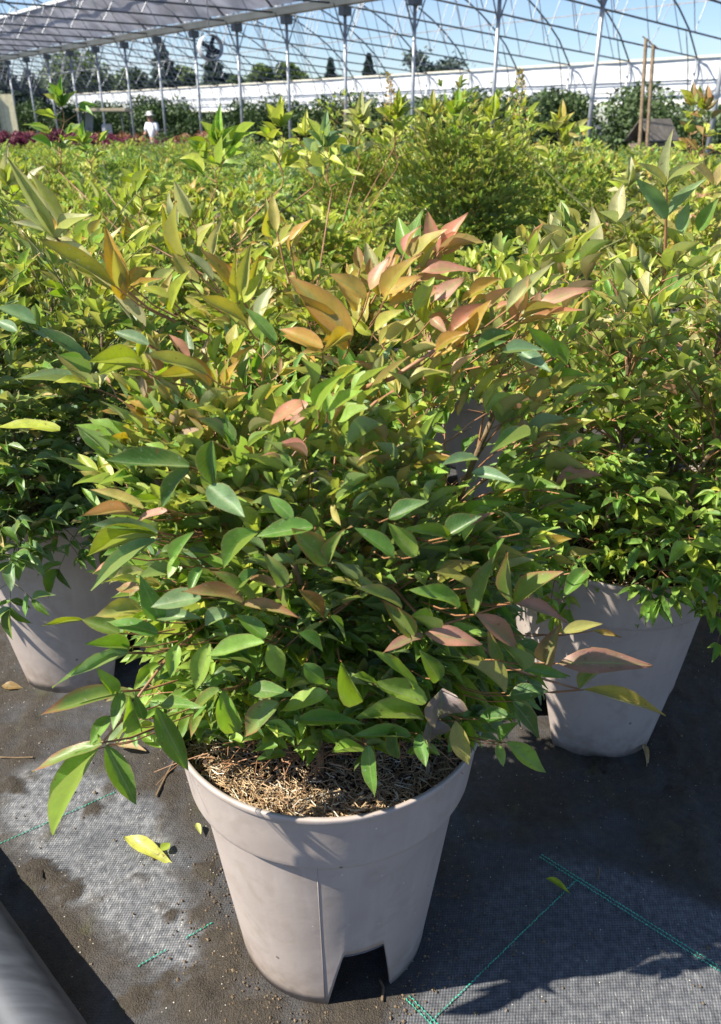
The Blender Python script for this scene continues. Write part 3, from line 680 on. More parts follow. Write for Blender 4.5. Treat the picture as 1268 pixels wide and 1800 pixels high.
# ---- the main plant
MX, MY = -.038, .752
r1 = random.Random(21)
def main_front(az, z):           # shorter towards the camera low down, so the soil shows
    f = math.cos(az + math.pi/2)   # 1 towards camera
    if z < .35: return 1 - .42*max(0, f)
    if z < .6: return 1 - .15*max(0, f)
    return 1 - .25*max(0, -math.cos(az))
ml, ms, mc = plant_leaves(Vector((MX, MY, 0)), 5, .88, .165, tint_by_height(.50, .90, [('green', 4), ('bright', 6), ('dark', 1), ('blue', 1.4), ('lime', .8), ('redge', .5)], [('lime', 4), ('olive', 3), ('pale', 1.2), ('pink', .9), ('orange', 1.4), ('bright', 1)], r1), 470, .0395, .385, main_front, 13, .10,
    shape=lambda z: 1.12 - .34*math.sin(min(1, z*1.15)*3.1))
def settle(l):      # the leaves read off the photograph form the outermost layer towards the front
    need = 0
    for t in (.1, .55, 1):
        q = l.p + l.d*l.L*t; a = proj(q); need = max(need, yfront(a[0], a[1]) + .015 - q.y)
    if need > 0: l.p = l.p + Vector((0, need + abs(r1.gauss(0, .03)), 0))
    q = l.p + l.d*l.L*.6; a = proj(q)
    return not (q.z < .43 and a[1] > 1300 and q.y < MY+.05)
ml = [l for l in ml if settle(l)]
def behind(pts):
    for q in pts:
        a = proj(q)
        if q.y < yfront(a[0], a[1]) + .045: return False
    return True
ms = [m_ for m_ in ms if behind(m_[0])]
hl = hero_leaves(HERO, yfront, random.Random(3))
hl0 = list(hl); rj = random.Random(8)           # a second, looser layer of the same young growth just behind
for rep in range(2):
    J2 = {c: [(bx+rj.uniform(-45, 45), by+rj.uniform(-20, 50), bx+rj.uniform(-45, 45)+(tx-bx)*rj.uniform(.5, .9), by+rj.uniform(-20, 50)+(ty-by)*rj.uniform(.5, .9), w_*.72, cn if rj.random() < .75 else 'orange') for bx, by, tx, ty, w_, cn in HERO[c]] for c in (3, 4)}
    hl += hero_leaves(J2, lambda px, py: yfront(px, py) + .025 + .02*rep, rj)
dead = [Leaf(at(775, 1212, .57), at(780, 1262, .56)-at(775, 1212, .57), Vector((0, -1, .3)), .046, .040, pcol('dead', r1), CURL, 'dead'), Leaf(at(752, 1262, .58), at(768, 1312, .57)-at(752, 1262, .58), Vector((.3, -1, .2)), .040, .030, pcol('dead', r1), CURL, 'dead')]
core = Vector((MX, MY, .60))
for l in hl0:                   # each hero leaf hangs on a fine stalk reaching back to the heart of the plant
    q = core.copy(); q.z = min(max(l.p.z-.12, .36), .72); v = q-l.p
    ms.append(([l.p, l.p+v*.10+Vector((0, 0, -.002)), l.p+v*.22+Vector((0, 0, .004))], [.0006, .0007, .0009]))
def pxpath(pts, r0, r1_):
    P_ = [at(x, y, Y) for x, y, Y in pts]; n = len(P_); return (P_, [r0+(r1_-r0)*i/(n-1) for i in range(n)])
ms.append(pxpath([(180, 1305, .53), (215, 1265, .545), (250, 1215, .565), (300, 1150, .60), (380, 1080, .65), (470, 1040, .70)], .0013, .0022))
ms.append(pxpath([(835, 1080, .59), (780, 1098, .59), (735, 1080, .60), (690, 1030, .63), (650, 980, .68)], .0013, .0020))
ms.append(pxpath([(1020, 1212, .67), (960, 1195, .67), (900, 1175, .65), (820, 1120, .63), (740, 1060, .66)], .0012, .0022))
ms.append(pxpath([(900, 1060, .59), (870, 1068, .59), (835, 1080, .59)], .001, .0013))
ms.append(pxpath([(790, 600, .64), (740, 632, .63), (690, 665, .62), (630, 685, .64), (560, 720, .70)], .0016, .0026))
ms.append(pxpath([(470, 1170, .58), (520, 1120, .58), (580, 1085, .60), (640, 1040, .66)], .0009, .0015))
def cane_px(pts): return pxpath(pts, .0012, .0030)
main = make_plant(MX, MY, 'nandina shrub with pink tipped top leaves in the front taupe pot', 'potted shrubs on the ground fabric', ml+hl+dead, ms, mc, rz=rad(-90+18), detail=2)

MB().tube([Vector((r_*math.cos(rad(-93)), r_*math.sin(rad(-93)), z_*ZS)) for z_, r_ in ((.004, .1263), (.1, .1387), (.2, .1512), (.268, .1600))], .0005, 5).build('mould_seam', M_POT, main, True)
def chips():
    rnd = random.Random(14); mb = MB()
    for k in range(260):
        a = rnd.uniform(0, 6.283); r = .166*math.sqrt(rnd.random()); c = Vector((r*math.cos(a), r*math.sin(a), .354+rnd.uniform(0, .006))); M_ = Matrix.Translation(c) @ Matrix.Rotation(rnd.uniform(0, 6), 4, 'Z') @ Matrix.Rotation(rnd.uniform(-.6, .6), 4, 'X')
        mb.box(-rnd.uniform(.002, .007), rnd.uniform(.002, .007), -.002, rnd.uniform(.001, .004), -.0008, .0012, M_)
    mb.build('bark_chips', simple('bark_chip', (.055, .035, .022), .9, var=.5, scale=90), main)['kind'] = 'stuff'
chips()
# ---- left, right and back neighbours
def lfront(px, py): return 1.10 if py > 560 else 1.2
r2 = random.Random(31)
LXY = (-.575, 1.36)
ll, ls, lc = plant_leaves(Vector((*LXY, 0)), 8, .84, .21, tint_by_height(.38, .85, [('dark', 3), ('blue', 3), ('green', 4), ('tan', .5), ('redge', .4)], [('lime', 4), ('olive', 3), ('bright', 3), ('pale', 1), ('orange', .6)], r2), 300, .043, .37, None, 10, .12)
ll += hero_leaves(LEFT_HERO, lambda px, py: .98, r2)
make_plant(*LXY, 'nandina shrub with dark lower leaves in the pot at the left edge', 'potted shrubs on the ground fabric', ll, ls, lc, rz=rad(-90+62), detail=True)
r3 = random.Random(37)
RXY = (.428, 1.185)
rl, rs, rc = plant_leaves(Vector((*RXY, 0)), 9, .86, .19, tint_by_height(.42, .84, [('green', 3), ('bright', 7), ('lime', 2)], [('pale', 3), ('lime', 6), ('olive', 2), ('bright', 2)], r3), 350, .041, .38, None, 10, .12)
rl += hero_leaves(RIGHT_HERO, lambda px, py: 1.08, r3)
rs.append(pxpath([(1172, 328, 1.08), (1171, 400, 1.09), (1168, 480, 1.1), (1150, 600, 1.14)], .0013, .003))
make_plant(*RXY, 'nandina shrub with pale upright shoots in the pot right of the front one', 'potted shrubs on the ground fabric', rl, rs, rc, rz=rad(-90+58), detail=True)

# ---- the rest of the bed: a grid of pots, 0.66 across and 0.81 along the rows
FIELD = []
rf = random.Random(77)
for i in range(0, 22):
    for j in range(-1, 22):
        s = .65 + .81*i; p = .45 + .66*j
        if j < 0: continue
        x = RX*s + PX*p + rf.uniform(-.06, .06); y = RY*s + PY*p + rf.uniform(-.06, .06)
        if (i, j) in ((0, 0), (1, 0), (0, 1)): continue
        if (i, j) == (1, 2): x, y = .35, 2.2
        if (i, j) == (1, 1): x, y = -.12, 1.86
        if y < .4: continue
        q = proj(Vector((x, y, .8)))
        if not q or q[0] < -260*1.6/max(.8, q[2]) - 60 or q[0] > 1330 + 300*1.6/max(.8, q[2]): continue
        if p > 9.6: continue
        d = math.hypot(x, y)
        FIELD.append((d, x, y, i, j))
FIELD.sort()
FIELD = [f for f in FIELD if f[0] < 13]
moods = [
 ([('green', 4), ('bright', 4), ('lime', 1)], [('lime', 4), ('bright', 5), ('olive', 1), ('pale', 1)], 'green'),
 ([('green', 4), ('blue', 3), ('dark', 2)], [('blue', 3), ('bright', 4), ('lime', 2), ('pale', 2)], 'bluish green'),
 ([('green', 3), ('lime', 3), ('bright', 3)], [('lime', 6), ('orange', .5), ('olive', 2), ('yellow', .7), ('bright', 3)], 'yellow green'),
 ([('green', 4), ('olive', 2), ('bright', 2)], [('olive', 3), ('orange', 1), ('pink', .35), ('lime', 5)], 'bronze tipped'),
]
def side(px): return 'left' if px < 420 else ('middle' if px < 850 else 'right')
def spot(d): return 'second row' if d < 2.3 else ('third row' if d < 3.2 else ('fourth row' if d < 4.2 else 'middle rows'))
NEAR = [f for f in FIELD if f[0] < 5.2]; FAR = [f for f in FIELD if f[0] >= 5.2]
NT = 0
ORD = 'first second third fourth fifth sixth seventh eighth ninth tenth eleventh twelfth thirteenth fourteenth fifteenth sixteenth seventeenth eighteenth nineteenth twentieth twenty-first twenty-second twenty-third twenty-fourth twenty-fifth twenty-sixth twenty-seventh twenty-eighth twenty-ninth thirtieth thirty-first thirty-second thirty-third thirty-fourth thirty-fifth thirty-sixth'.split()
# upright shoots that stand out above the canopy: pixel x, top, bottom, distance, colour, leaf length in pixels
SHOOTS = [(112, 160, 300, 2.6, 'green', 52), (150, 230, 300, 2.6, 'bright', 40), (388, 222, 340, 2.3, 'bright', 75), (495, 195, 330, 2.5, 'lime', 55), (540, 215, 330, 2.4, 'yellow', 45), (574, 225, 350, 2.2, 'blue', 66), (635, 185, 300, 3.0, 'pale', 50),
 (700, 180, 300, 2.9, 'lime', 50), (760, 180, 300, 3.1, 'olive', 46), (805, 175, 300, 3.1, 'bright', 46), (868, 185, 300, 3.0, 'lime', 46), (985, 200, 320, 2.9, 'olive', 52), (1215, 165, 300, 3.2, 'copper', 40), (1240, 170, 300, 3.0, 'copper', 42), (20, 290, 400, 1.7, 'pale', 70), (250, 300, 420, 1.9, 'lime', 60), (1105, 300, 420, 1.9, 'pale', 55),
 (684, 128, 260, 2.9, 'spike', 9), (914, 120, 260, 2.8, 'spike', 9)]
def shoot(sp, leaves, stems, base, rnd):
    px, y0, y1, Y, colr, lp = sp[:6]; top = at(px, y0+lp*.5*(colr != 'spike'), Y); bot = at(px+rnd.uniform(-12, 12), y1, Y); n = 8
    pts = [bot.lerp(top, i/n) + Vector((.006*math.sin(i*1.3), 0, 0)) for i in range(n+1)]
    stems.append(([base, base.lerp(bot, .6)] + pts, [.0022, .002] + [.0019*(1-.6*i/n) for i in range(n+1)])); dep = Y*1.0
    Lf = lp/F*dep*.86
    if colr == 'spike':
        for i in range(90):
            t = rnd.random(); q = bot.lerp(top, .35+.65*t); a = rnd.uniform(0, 6.28); rr_ = .022*(1.05-t); q = q + Vector((math.cos(a)*rr_, math.sin(a)*rr_, 0))
            leaves.append(Leaf(q, Vector((math.cos(a), math.sin(a), .8)), Vector((rnd.gauss(0, 1), rnd.gauss(0, 1), 1)), .012, .007, pcol(rnd.choice(('tan', 'copper', 'orange')), rnd), 0))
        return
    for i in (2, 4, 6, 8):
        p = pts[i]; a0 = i*1.15
        for sg in ((0, 1) if i < 8 else (0, 1, 2)):
            a = a0 + sg*(3.14 if i < 8 else 2.1) + rnd.uniform(-.4, .4); up = rnd.uniform(.3, .9) + .5*(i == 8)
            sd = Vector((math.cos(a), math.sin(a)*.8, up)).normalized(); q = p + sd*Lf*rnd.uniform(.25, .7)*(i < 8); stems.append(([p, q], [.0012, .0009]))
            for an in ((-.75, 0, .75) if rnd.random() < .75 else (-.6, .3)):
                sid = sd.cross(Vector((0, 0, 1))).normalized(); d = sd*math.cos(an) + sid*math.sin(an) + Vector((0, 0, rnd.uniform(-.2, .4)))
                leaves.append(Leaf(q, d, Vector((rnd.gauss(0, .5), -.5, .7)), Lf*rnd.uniform(.6, .95)*(1 if an == 0 else .8), Lf*rnd.uniform(.24, .34), pcol(colr if rnd.random() < .7 else 'lime', rnd), rnd.randrange(8)))
    leaves.append(Leaf(pts[-1], Vector((.08, 0, 1)), Vector((0, -1, .2)), Lf, Lf*.28, pcol(colr, rnd), 1))
def nearest(px, Y):
    q = at(px, 260, Y); return min(range(len(NEAR)), key=lambda k: (NEAR[k][1]-q.x)**2 + (NEAR[k][2]-q.y)**2)
BIGK = nearest(830, 3.05)
SHOOTS = [(*s_, nearest(s_[0], s_[3])) for s_ in SHOOTS]
for k, (d, x, y, i, j) in enumerate(NEAR):
    rr = random.Random(500+k); md = moods[rr.choice((0, 0, 1, 2, 2, 3))]
    px = proj(Vector((x, y, .8)))[0]; h = rr.uniform(.66, .78) + (.05 if px > 640 else 0); nf = 130 if d < 3.2 else 90; rch = .22; lab = None; px = proj(Vector((x, y, .8)))[0]
    lL = .056
    if 690 < px < 1030 and d < 2.75: h = .62
    if k == BIGK: md = moods[2]; h = 1.02; nf = 460; rch = .34; lL = .040
    elif 600 < px < 1010 and 2.55 < d < 4.2:      # the taller dense shrubs in the middle distance
        md = moods[2] if rr.random() < .7 else moods[0]; h = rr.uniform(.94, 1.02); nf = 260; rch = .25; lL = .042
    elif px > 1010: h = min(h, .8); md = moods[3] if d > 2.5 else md
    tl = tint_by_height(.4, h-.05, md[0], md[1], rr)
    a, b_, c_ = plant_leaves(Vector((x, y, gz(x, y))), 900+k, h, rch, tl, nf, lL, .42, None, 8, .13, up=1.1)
    if k == BIGK: lab = 'wide golden green shrub with fine leaves, tallest of the bed, right of centre'
    elif 600 < px < 1010 and 2.55 < d < 4.2: lab = 'tall dense %s shrub rising above the others right of centre, %s' % (md[2], ('nearest one', 'second nearest', 'third nearest', 'fourth nearest', 'fifth nearest', 'sixth nearest', 'seventh nearest', 'eighth nearest')[min(7, NT)]); NT += 1
    lab = lab or '%s nandina, %s pot back in the %s column from the pipe side' % (md[2], ORD[i], ORD[j])
    for sh_ in SHOOTS:
        if sh_[-1] == k: shoot(sh_, a, b_, Vector((x, y, .55)), rr)
    make_plant(x, y, lab, 'potted shrubs on the ground fabric', a, b_, c_, rz=rr.uniform(0, 6), detail=(True if d < 2.6 else False), maxparts=300 if d < 3.5 else 130)
# the seen leaves of each plant become parts: a coarse depth buffer over the photograph finds them
BW, BH, CS = 634, 900, 2
zb = np.full((BH, BW), 1e9, dtype=np.float32); ob = np.full((BH, BW), -1, dtype=np.int32)
flat = []
for pi, (root, org, leaves, mp_) in enumerate(ALL):
    for lf in leaves: flat.append(lf)
for idx, lf in enumerate(flat):
    tip = lf.p + lf.d*lf.L; a = proj(lf.p); b = proj(tip)
    if not a or not b: continue
    ln = math.hypot(a[0]-b[0], a[1]-b[1]); cx, cy, cz = (a[0]+b[0])/2, (a[1]+b[1])/2, (a[2]+b[2])/2
    view = (lf.p-Vector((0, 0, H))).normalized(); face = abs(lf.n.dot(view)); wp = lf.W/cz*F*.36*max(.25, face)
    if cx < -60 or cx > 1330 or cy < -60 or cy > 1860: continue
    steps = max(2, int(ln/5)); ux, uy = (b[0]-a[0])/max(ln, 1e-3), (b[1]-a[1])/max(ln, 1e-3); r_ = max(1, int(wp/CS*.8))
    for sgm in range(steps):
        t = (sgm+.5)/steps; X = int((a[0]+(b[0]-a[0])*t)/CS); Y_ = int((a[1]+(b[1]-a[1])*t)/CS); z_ = a[2]+(b[2]-a[2])*t
        x0, x1, y0, y1 = max(0, X-r_), min(BW, X+r_+1), max(0, Y_-r_), min(BH, Y_+r_+1)
        if x0 >= x1 or y0 >= y1: continue
        sub = zb[y0:y1, x0:x1]; m_ = sub > z_; sub[m_] = z_; ob[y0:y1, x0:x1][m_] = idx
cnt = np.bincount(ob[ob >= 0], minlength=len(flat))
for lf, c in zip(flat, cnt): lf.score = int(c)
LABS = {'dead': 'shrivelled grey dead leaf'}
n_parts = 0
for root, org, leaves, mp_ in ALL:
    vis = sorted([l for l in leaves if l.score >= 5], key=lambda l: -l.score)[:mp_]; vs = set(id(l) for l in vis)
    rest = [l for l in leaves if id(l) not in vs]
    T = Matrix.Translation(-org)
    for l in vis:
        o = bpy.data.objects.new('leaf', LEAF_MESHES[l.v]); col.objects.link(o); o.parent = root; o.matrix_basis = T @ l.mat(); o.color = l.c
        if l.lab in LABS: o['label'] = LABS[l.lab]
        n_parts += 1
    if rest: joined_leaves(rest, 'foliage', root, False, org)
print('leaf parts', n_parts, 'leaves', len(flat))

# far rows: copies of a few plants
protos = []
for k in range(4):
    rr = random.Random(1300+k); md = moods[k]; lv, st, cn = plant_leaves(Vector((0, 0, 0)), 1400+k, .66, .24, tint_by_height(.4, .86, md[0], md[1], rr), 90, .052, .5, None, 6, .13, up=1.1)
    root = empty('potted_shrub', (0, 0, 0)); joined_leaves(lv, 'foliage', root, True)
    mb = MB()
    for pts, r in st[::3]: mb.tube(pts, [x*1.3 for x in r], 3, False)
    mb.build('leaf_stalk', M_STEM, root, True)['kind'] = 'stuff'
    protos.append((root, md[2]))
used = set()
for k, (d, x, y, i, j) in enumerate(FAR):
    if d < 7.5 or True:
        q = (i*7+j*3) % 4
        if rf.random() < .3: q = rf.randrange(4)
        root, nm = protos[q]
        c = root if q not in used else copy_tree(root); used.add(q)
        c.location = (x, y, gz(x, y)); c.rotation_euler = (0, 0, rf.uniform(0, 6.28)); s_ = rf.uniform(.92, 1.06); c.scale = (s_*1.1, s_*1.1, s_)
        px = proj(Vector((x, y, .8)))[0]
        tag(c, 'distant %s shrub, %s pot back in the %s column from the pipe side' % (nm, ORD[i], ORD[j]), 'potted shrub', 'far rows of potted shrubs')

# ---------------------------------------------------------------- greenhouse frame
DG, ZG, DC, ZE = 14.2, 3.6, 27.0, 2.82
S0 = 15.33 - 2.5*6
def truss_parts(root, span, z_near, z_far, rise, flip=1):
    # local x runs across the bay from the gutter (0) to the far eave (span); z absolute
    n = 18
    def arch(t): return z_near + (z_far-z_near)*t + rise*(1-(2*t-1)**2)**.8
    pts = [(flip*span*i/n, 0, arch(i/n)) for i in range(n+1)]
    MB().tube(pts, .028, 6).build('arch_rib', M_DARKSTEEL, root, True)
    MB().tube([(0, 0, z_near), (flip*span, 0, z_far)], .024, 6).build('tie_bar', M_DARKSTEEL, root, True)
    m = 7
    for i in range(m):
        ta = (i+.5)/m; xa = flip*span*ta; zt = z_near+(z_far-z_near)*ta
        for tb in (i/m, (i+1)/m):
            if 0.02 < tb < .98:
                MB().tube([(xa, 0, zt), (flip*span*tb, 0, arch(tb))], .014, 5, False).build('strut', M_STEEL, root, True)
trA = empty('arch_truss', (0, 0, 0)); truss_parts(trA, DC-DG, ZG, ZE, 2.4)
trB = empty('arch_truss', (0, 0, 0)); truss_parts(trB, 12.6, ZG, ZG, 2.3, -1)
postA_root = empty('gutter_post', (0, 0, 0)); MB().tube([(0, 0, -.55), (0, 0, ZG-.12)], .042, 8).build('post', M_STEEL, postA_root, True)
MB().box(-.13, .13, -.10, .10, ZG-.30, ZG-.11).tube([(-.02, 0, ZG-.8), (-.35, 0, ZG-.06)], .016, 5).tube([(.02, 0, ZG-.8), (.35, 0, ZG-.06)], .016, 5).build('bracket', M_DARKSTEEL, postA_root)
postB_root = empty('side_post', (0, 0, 0)); MB().tube([(0, 0, -.55), (0, 0, ZE)], .038, 8).build('post', M_STEEL, postB_root, True)
MB().tube([(-.9, 0, ZE+.75), (-.5, 0, ZE-.1), (-.15, 0, ZE-1.2)], .018, 5).build('brace', M_DARKSTEEL, postB_root, True)
def place(proto, s, p, label, cat, group, first):
    c = proto if first else copy_tree(proto)
    v = rp(s, p); c.location = (v.x, v.y, 0); c.rotation_euler = (0, 0, math.atan2(PY, PX)); tag(c, label, cat, group); return c
def pxname(px):
    return 'far left' if px < 200 else ('left' if px < 450 else ('centre' if px < 800 else 'right'))
kA = kB = 0
for k in range(-2, 28):
    s = 15.33 + 2.5*(k-4) - 5
    if s < 1: continue
    v = rp(s, DG); q = proj(Vector((v.x, v.y, 2.0)))
    if q and -80 < q[0] < 1400 or True:
        if s < 62:
            vis = q and -60 < q[0] < 1330
            if vis:
                place(postA_root, s, DG, 'galvanised post under the beige gutter, %s from the right edge' % ORD[kA], 'post', 'posts under the gutter', kA == 0)
                kA += 1
s = S0
first = True; firstB = True; fp = True; nT = nP = nB = 0
for k in range(0, 40):
    s = 3.3 + 2.5*k
    v0 = proj(rp(s, DG, 3)); v1 = proj(rp(s, DC, 3))
    if v1 and v0 and not (v1[0] < -150 or v0[0] > 5000) and s < 90:
        if v1[0] > -120 and v0[0] < 1500 or (v1[0] > 0 and v1[0] < 1500):
            place(trA, s, DG, 'open arch truss of the far bay, %s from the right edge' % ORD[nT], 'roof truss', 'arch trusses of the far bay', first); first = False; nT += 1
        if -60 < v1[0] < 1330:
            place(postB_root, s, DC, 'thin steel post against the white side curtain, %s from the right' % ORD[nP], 'post', 'posts of the side wall', fp); fp = False; nP += 1
    vb = proj(rp(s, DG, 3.6))
    if vb and -200 < vb[0] < 760 and s < 70:
        place(trB, s, DG, 'arch truss of the near bay above the gutter, %s from the right' % ORD[nB], 'roof truss', 'arch trusses of the near bay', firstB); firstB = False; nB += 1
# gutter beam
def row_bar(name, s0, s1, p, z, w_, h_, mat, label, cat, group=None, parent=None):
    M = Matrix.Translation(rp(0, p)) @ Matrix.Rotation(math.atan2(RY, RX), 4, 'Z')
    o = MB().box(s0, s1, -w_/2, w_/2, z-h_/2, z+h_/2, M).build(name, mat, parent)
    if label: tag(o, label, cat, group)
    return o
g = empty('gutter', (0, 0, 0)); tag(g, 'long beige roof gutter crossing the upper left of the greenhouse', 'gutter')
row_bar('gutter_channel', 4, 80, DG, ZG, .24, .16, M_GUTTER, None, None, parent=g)
row_bar('gutter_lip', 4, 80, DG-.13, ZG+.09, .03, .03, simple('gutter_lip_white', (.75, .74, .70), .5), None, None, parent=g)
for k in range(24):
    c = rp(3.3+2.5*k, DG-.05, ZG+.11)
    MB().box(-.16, .16, -.06, .06, -.03, .04, Matrix.Translation(c) @ Matrix.Rotation(math.atan2(RY, RX)+.2, 4, 'Z')).build('clip', M_FILM, g)
# purlins
k = 0
for t in (.12, .3, .5, .7, .88):
    p = DG + (DC-DG)*t; z = ZG + (ZE-ZG)*t + 2.4*(1-(2*t-1)**2)**.8 + .05; v = row_bar('purlin', 2, 95, p, z, .04, .04, M_STEEL, 'long thin roof purlin over the far bay, %s' % ('lowest by the gutter', 'second from the gutter', 'at the ridge', 'second from the side wall', 'lowest by the side wall')[k], 'purlin', 'roof purlins'); k += 1
for t, nm in ((.1, 'above the folded film'), (.28, 'upper one of the near bay')):
    p = DG - 12.6*t; z = ZG + 2.3*(1-(2*t-1)**2)**.8 + .05; row_bar('purlin', 2, 80, p, z, .04, .04, M_STEEL, 'long thin roof purlin ' + nm, 'purlin', 'roof purlins')
# folded white roof film along the gutter, its shade put into a grey tone
def film_strip():
    mb = MB(); rnd = random.Random(4); n = 260; m = 6; s0, s1 = 6.0, 78
    for i in range(n+1):
        s = s0+(s1-s0)*i/n
        for j in range(m+1):
            t = j/m; p = DG-.10 - 1.5*t; z = ZG+.14 + .95*t**.8 + .05*math.sin(s*2.6+t*3)*math.sin(t*3.1) - .10*abs(math.sin(s*math.pi/2.5))*math.sin(t*3.14)
            mb.v.append(rp(s, p, z))
    for i in range(n):
        for j in range(m): mb.f.append((i*(m+1)+j, i*(m+1)+j+1, (i+1)*(m+1)+j+1, (i+1)*(m+1)+j))
    root = empty('roof_film', (0, 0, 0)); tag(root, 'translucent white roof film, shade toned into its colour, drawn back along the gutter', 'roof film')
    o = mb.build('film_sheet', M_SHADEFILM, root, True)
    row_bar('film_roll', s0, s1, DG-1.62, ZG+1.10, .09, .09, M_FILM, None, None, parent=root)
film_strip()
# white side curtain
def curtain():
    root = empty('side_curtain', (0, 0, 0)); tag(root, 'long white plastic side curtain closing the far wall of the greenhouse', 'side curtain')
    mb = MB(); n = 420; m = 8; s0, s1 = 3.5, 84
    for i in range(n+1):
        s = s0+(s1-s0)*i/n
        for j in range(m+1):
            t = j/m; z = 1.5+.02*noise.noise(Vector((s*.6, 0, 0))) + (ZE-.02-1.5)*t
            dp = .03*math.sin(t*m*3.14159*.5)+.035*noise.noise(Vector((s*.9, t*5, 0))) + .02*noise.noise(Vector((s*3, t*2, 4)))
            mb.v.append(rp(s, DC+.12+dp, z))
    for i in range(n):
        for j in range(m): mb.f.append((i*(m+1)+j, i*(m+1)+j+1, (i+1)*(m+1)+j+1, (i+1)*(m+1)+j))
    mb.build('curtain_sheet', M_FILM, root, True)
    row_bar('top_rail', s0, s1, DC+.06, ZE+.02, .07, .07, simple('pale_rail', (.6, .58, .5), .5), None, None, parent=root)
    row_bar('bottom_rail', s0, s1, DC+.09, 1.50, .05, .06, simple('cream_rail', (.7, .68, .55), .5), None, None, parent=root)
    for z in (1.86, 2.18): row_bar('cross_rail', s0, s1, DC+.02, z, .03, .028, M_DARKSTEEL, None, None, parent=root)
curtain()
# yellowish end panel at the far left
b_ = proj(rp(60, 20)); 
pe = empty('end_panel', (0, 0, 0)); tag(pe, 'cream corrugated end panel at the far left edge', 'panel')
c0 = at(-60, 215, 34); c1 = at(31, 215, 34)
for k in range(9):
    a_ = c0.lerp(c1, k/9); e_ = c0.lerp(c1, (k+.96)/9)
    MB().box(a_.x, e_.x, 34-.03, 34+.03, -.5, 1.9).build('corrugated_sheet', simple('cream_sheet', (.62, .58, .38), .6) if k == 0 else bpy.data.materials['cream_sheet'], pe)
MB().box(c1.x-.75, c1.x-.65, 33.85, 33.95, -.5, 1.95).build('frame_post', M_DARKSTEEL, pe)

# circulation fan hanging under the roof
fc = at(370, 84, 20); fan = empty('circulation_fan', fc); fan.rotation_euler = (0, 0, rad(25)); tag(fan, 'round air circulation fan hanging under the roof frame at upper left', 'fan')
M_FANW = simple('fan_shroud_grey', (.45, .47, .5), .5); M_BLK = simple('black_plastic', (.03, .03, .035), .5)
sh = MB(); 
for y_, r_ in ((-.16, .25), (-.12, .235), (.12, .235), (.16, .25)):
    for k in range(28): a = 2*math.pi*k/28; sh.v.append(Vector((r_*math.cos(a), y_, r_*math.sin(a))))
for i in range(3):
    for k in range(28): sh.f.append((i*28+k, i*28+(k+1) % 28, (i+1)*28+(k+1) % 28, (i+1)*28+k))
sh.build('shroud', M_FANW, fan, True)
MB().tube([(0, -.08, 0), (0, .10, 0)], .06, 12).build('motor', M_BLK, fan)
for k in range(4):
    a = k*math.pi/2+.4; R_ = Matrix.Rotation(a, 4, 'Y') @ Matrix.Translation((0, 0, .13)) @ Matrix.Rotation(.5, 4, 'Z')
    MB().box(-.05, .05, -.006, .006, -.09, .095, R_).build('blade', M_BLK, fan)
for k in range(4):
    MB().tube([Vector((.24*math.cos(r_), -.17, .24*math.sin(r_)))*1 if False else Vector(((.06+.06*k)*math.cos(r_), -.165, (.06+.06*k)*math.sin(r_))) for r_ in [2*math.pi*i/24 for i in range(25)]], .004, 4, False).build('guard_ring', M_FANW, fan)
MB().tube([(0, 0, .24), (0, 0, 1.1)], .012, 5).build('hanger', M_DARKSTEEL, fan)

# two slim brown stakes on the right
M_WOOD = simple('weathered_wood', (.27, .19, .12), .8, var=.35, scale=25, bump=.4)
for px, top, bot, lab in ((1136, 68, 262, 'taller brown wooden stake of the pair standing right of centre'), (1149, 79, 262, 'shorter brown wooden stake of the pair standing right of centre')):
    a = at(px, top, 9.2); b = at(px-12, bot, 9.2); e = b + (b-a)*.6; e.z = min(e.z, gz(e.x, e.y))
    st = empty('wooden_stake', (a.x, a.y, gz(a.x, a.y))); tag(st, lab, 'stake', 'wooden stakes')
    MB().tube([a-st.location, (e-st.location)*.5+(a-st.location)*.5+Vector((.01, 0, 0)), e-st.location], [.018, .02, .022], 7).build('pole', M_WOOD, st)
    MB().tube([a-st.location+Vector((-.04, 0, .02)), a-st.location+Vector((.05, 0, -.03))], .007, 5).build('crosspiece', M_WOOD, st)

# ---------------------------------------------------------------- vegetation beyond
def foliage_mat(name, c, v=.5):
    m, n, l, b, out = newmat(name)
    geo = N(n, 'ShaderNodeNewGeometry'); no = N(n, 'ShaderNodeTexNoise'); no.inputs['Scale'].default_value = 1.3; no.inputs['Detail'].default_value = 5; l.new(geo.outputs['Position'], no.inputs[0])
    a = N(n, 'ShaderNodeMath', operation='MULTIPLY_ADD'); l.new(geo.outputs['Random Per Island'], a.inputs[0]); a.inputs[1].default_value = .5; l.new(no.outputs[0], a.inputs[2])
    r = ramp(n, [(.35, tuple(x*(1-v) for x in c)), (1.0, tuple(x*(1+v) for x in c))]); l.new(a.outputs[0], r.inputs[0]); l.new(r.outputs[0], b.inputs['Base Color'])
    b.inputs['Roughness'].default_value = .6
    t = N(n, 'ShaderNodeBsdfTranslucent'); l.new(r.outputs[0], t.inputs[0]); mx = N(n, 'ShaderNodeMixShader'); mx.inputs[0].default_value = .25
    l.new(b.outputs[0], mx.inputs[1]); l.new(t.outputs[0], mx.inputs[2]); l.new(mx.outputs[0], out.inputs[0]); return m
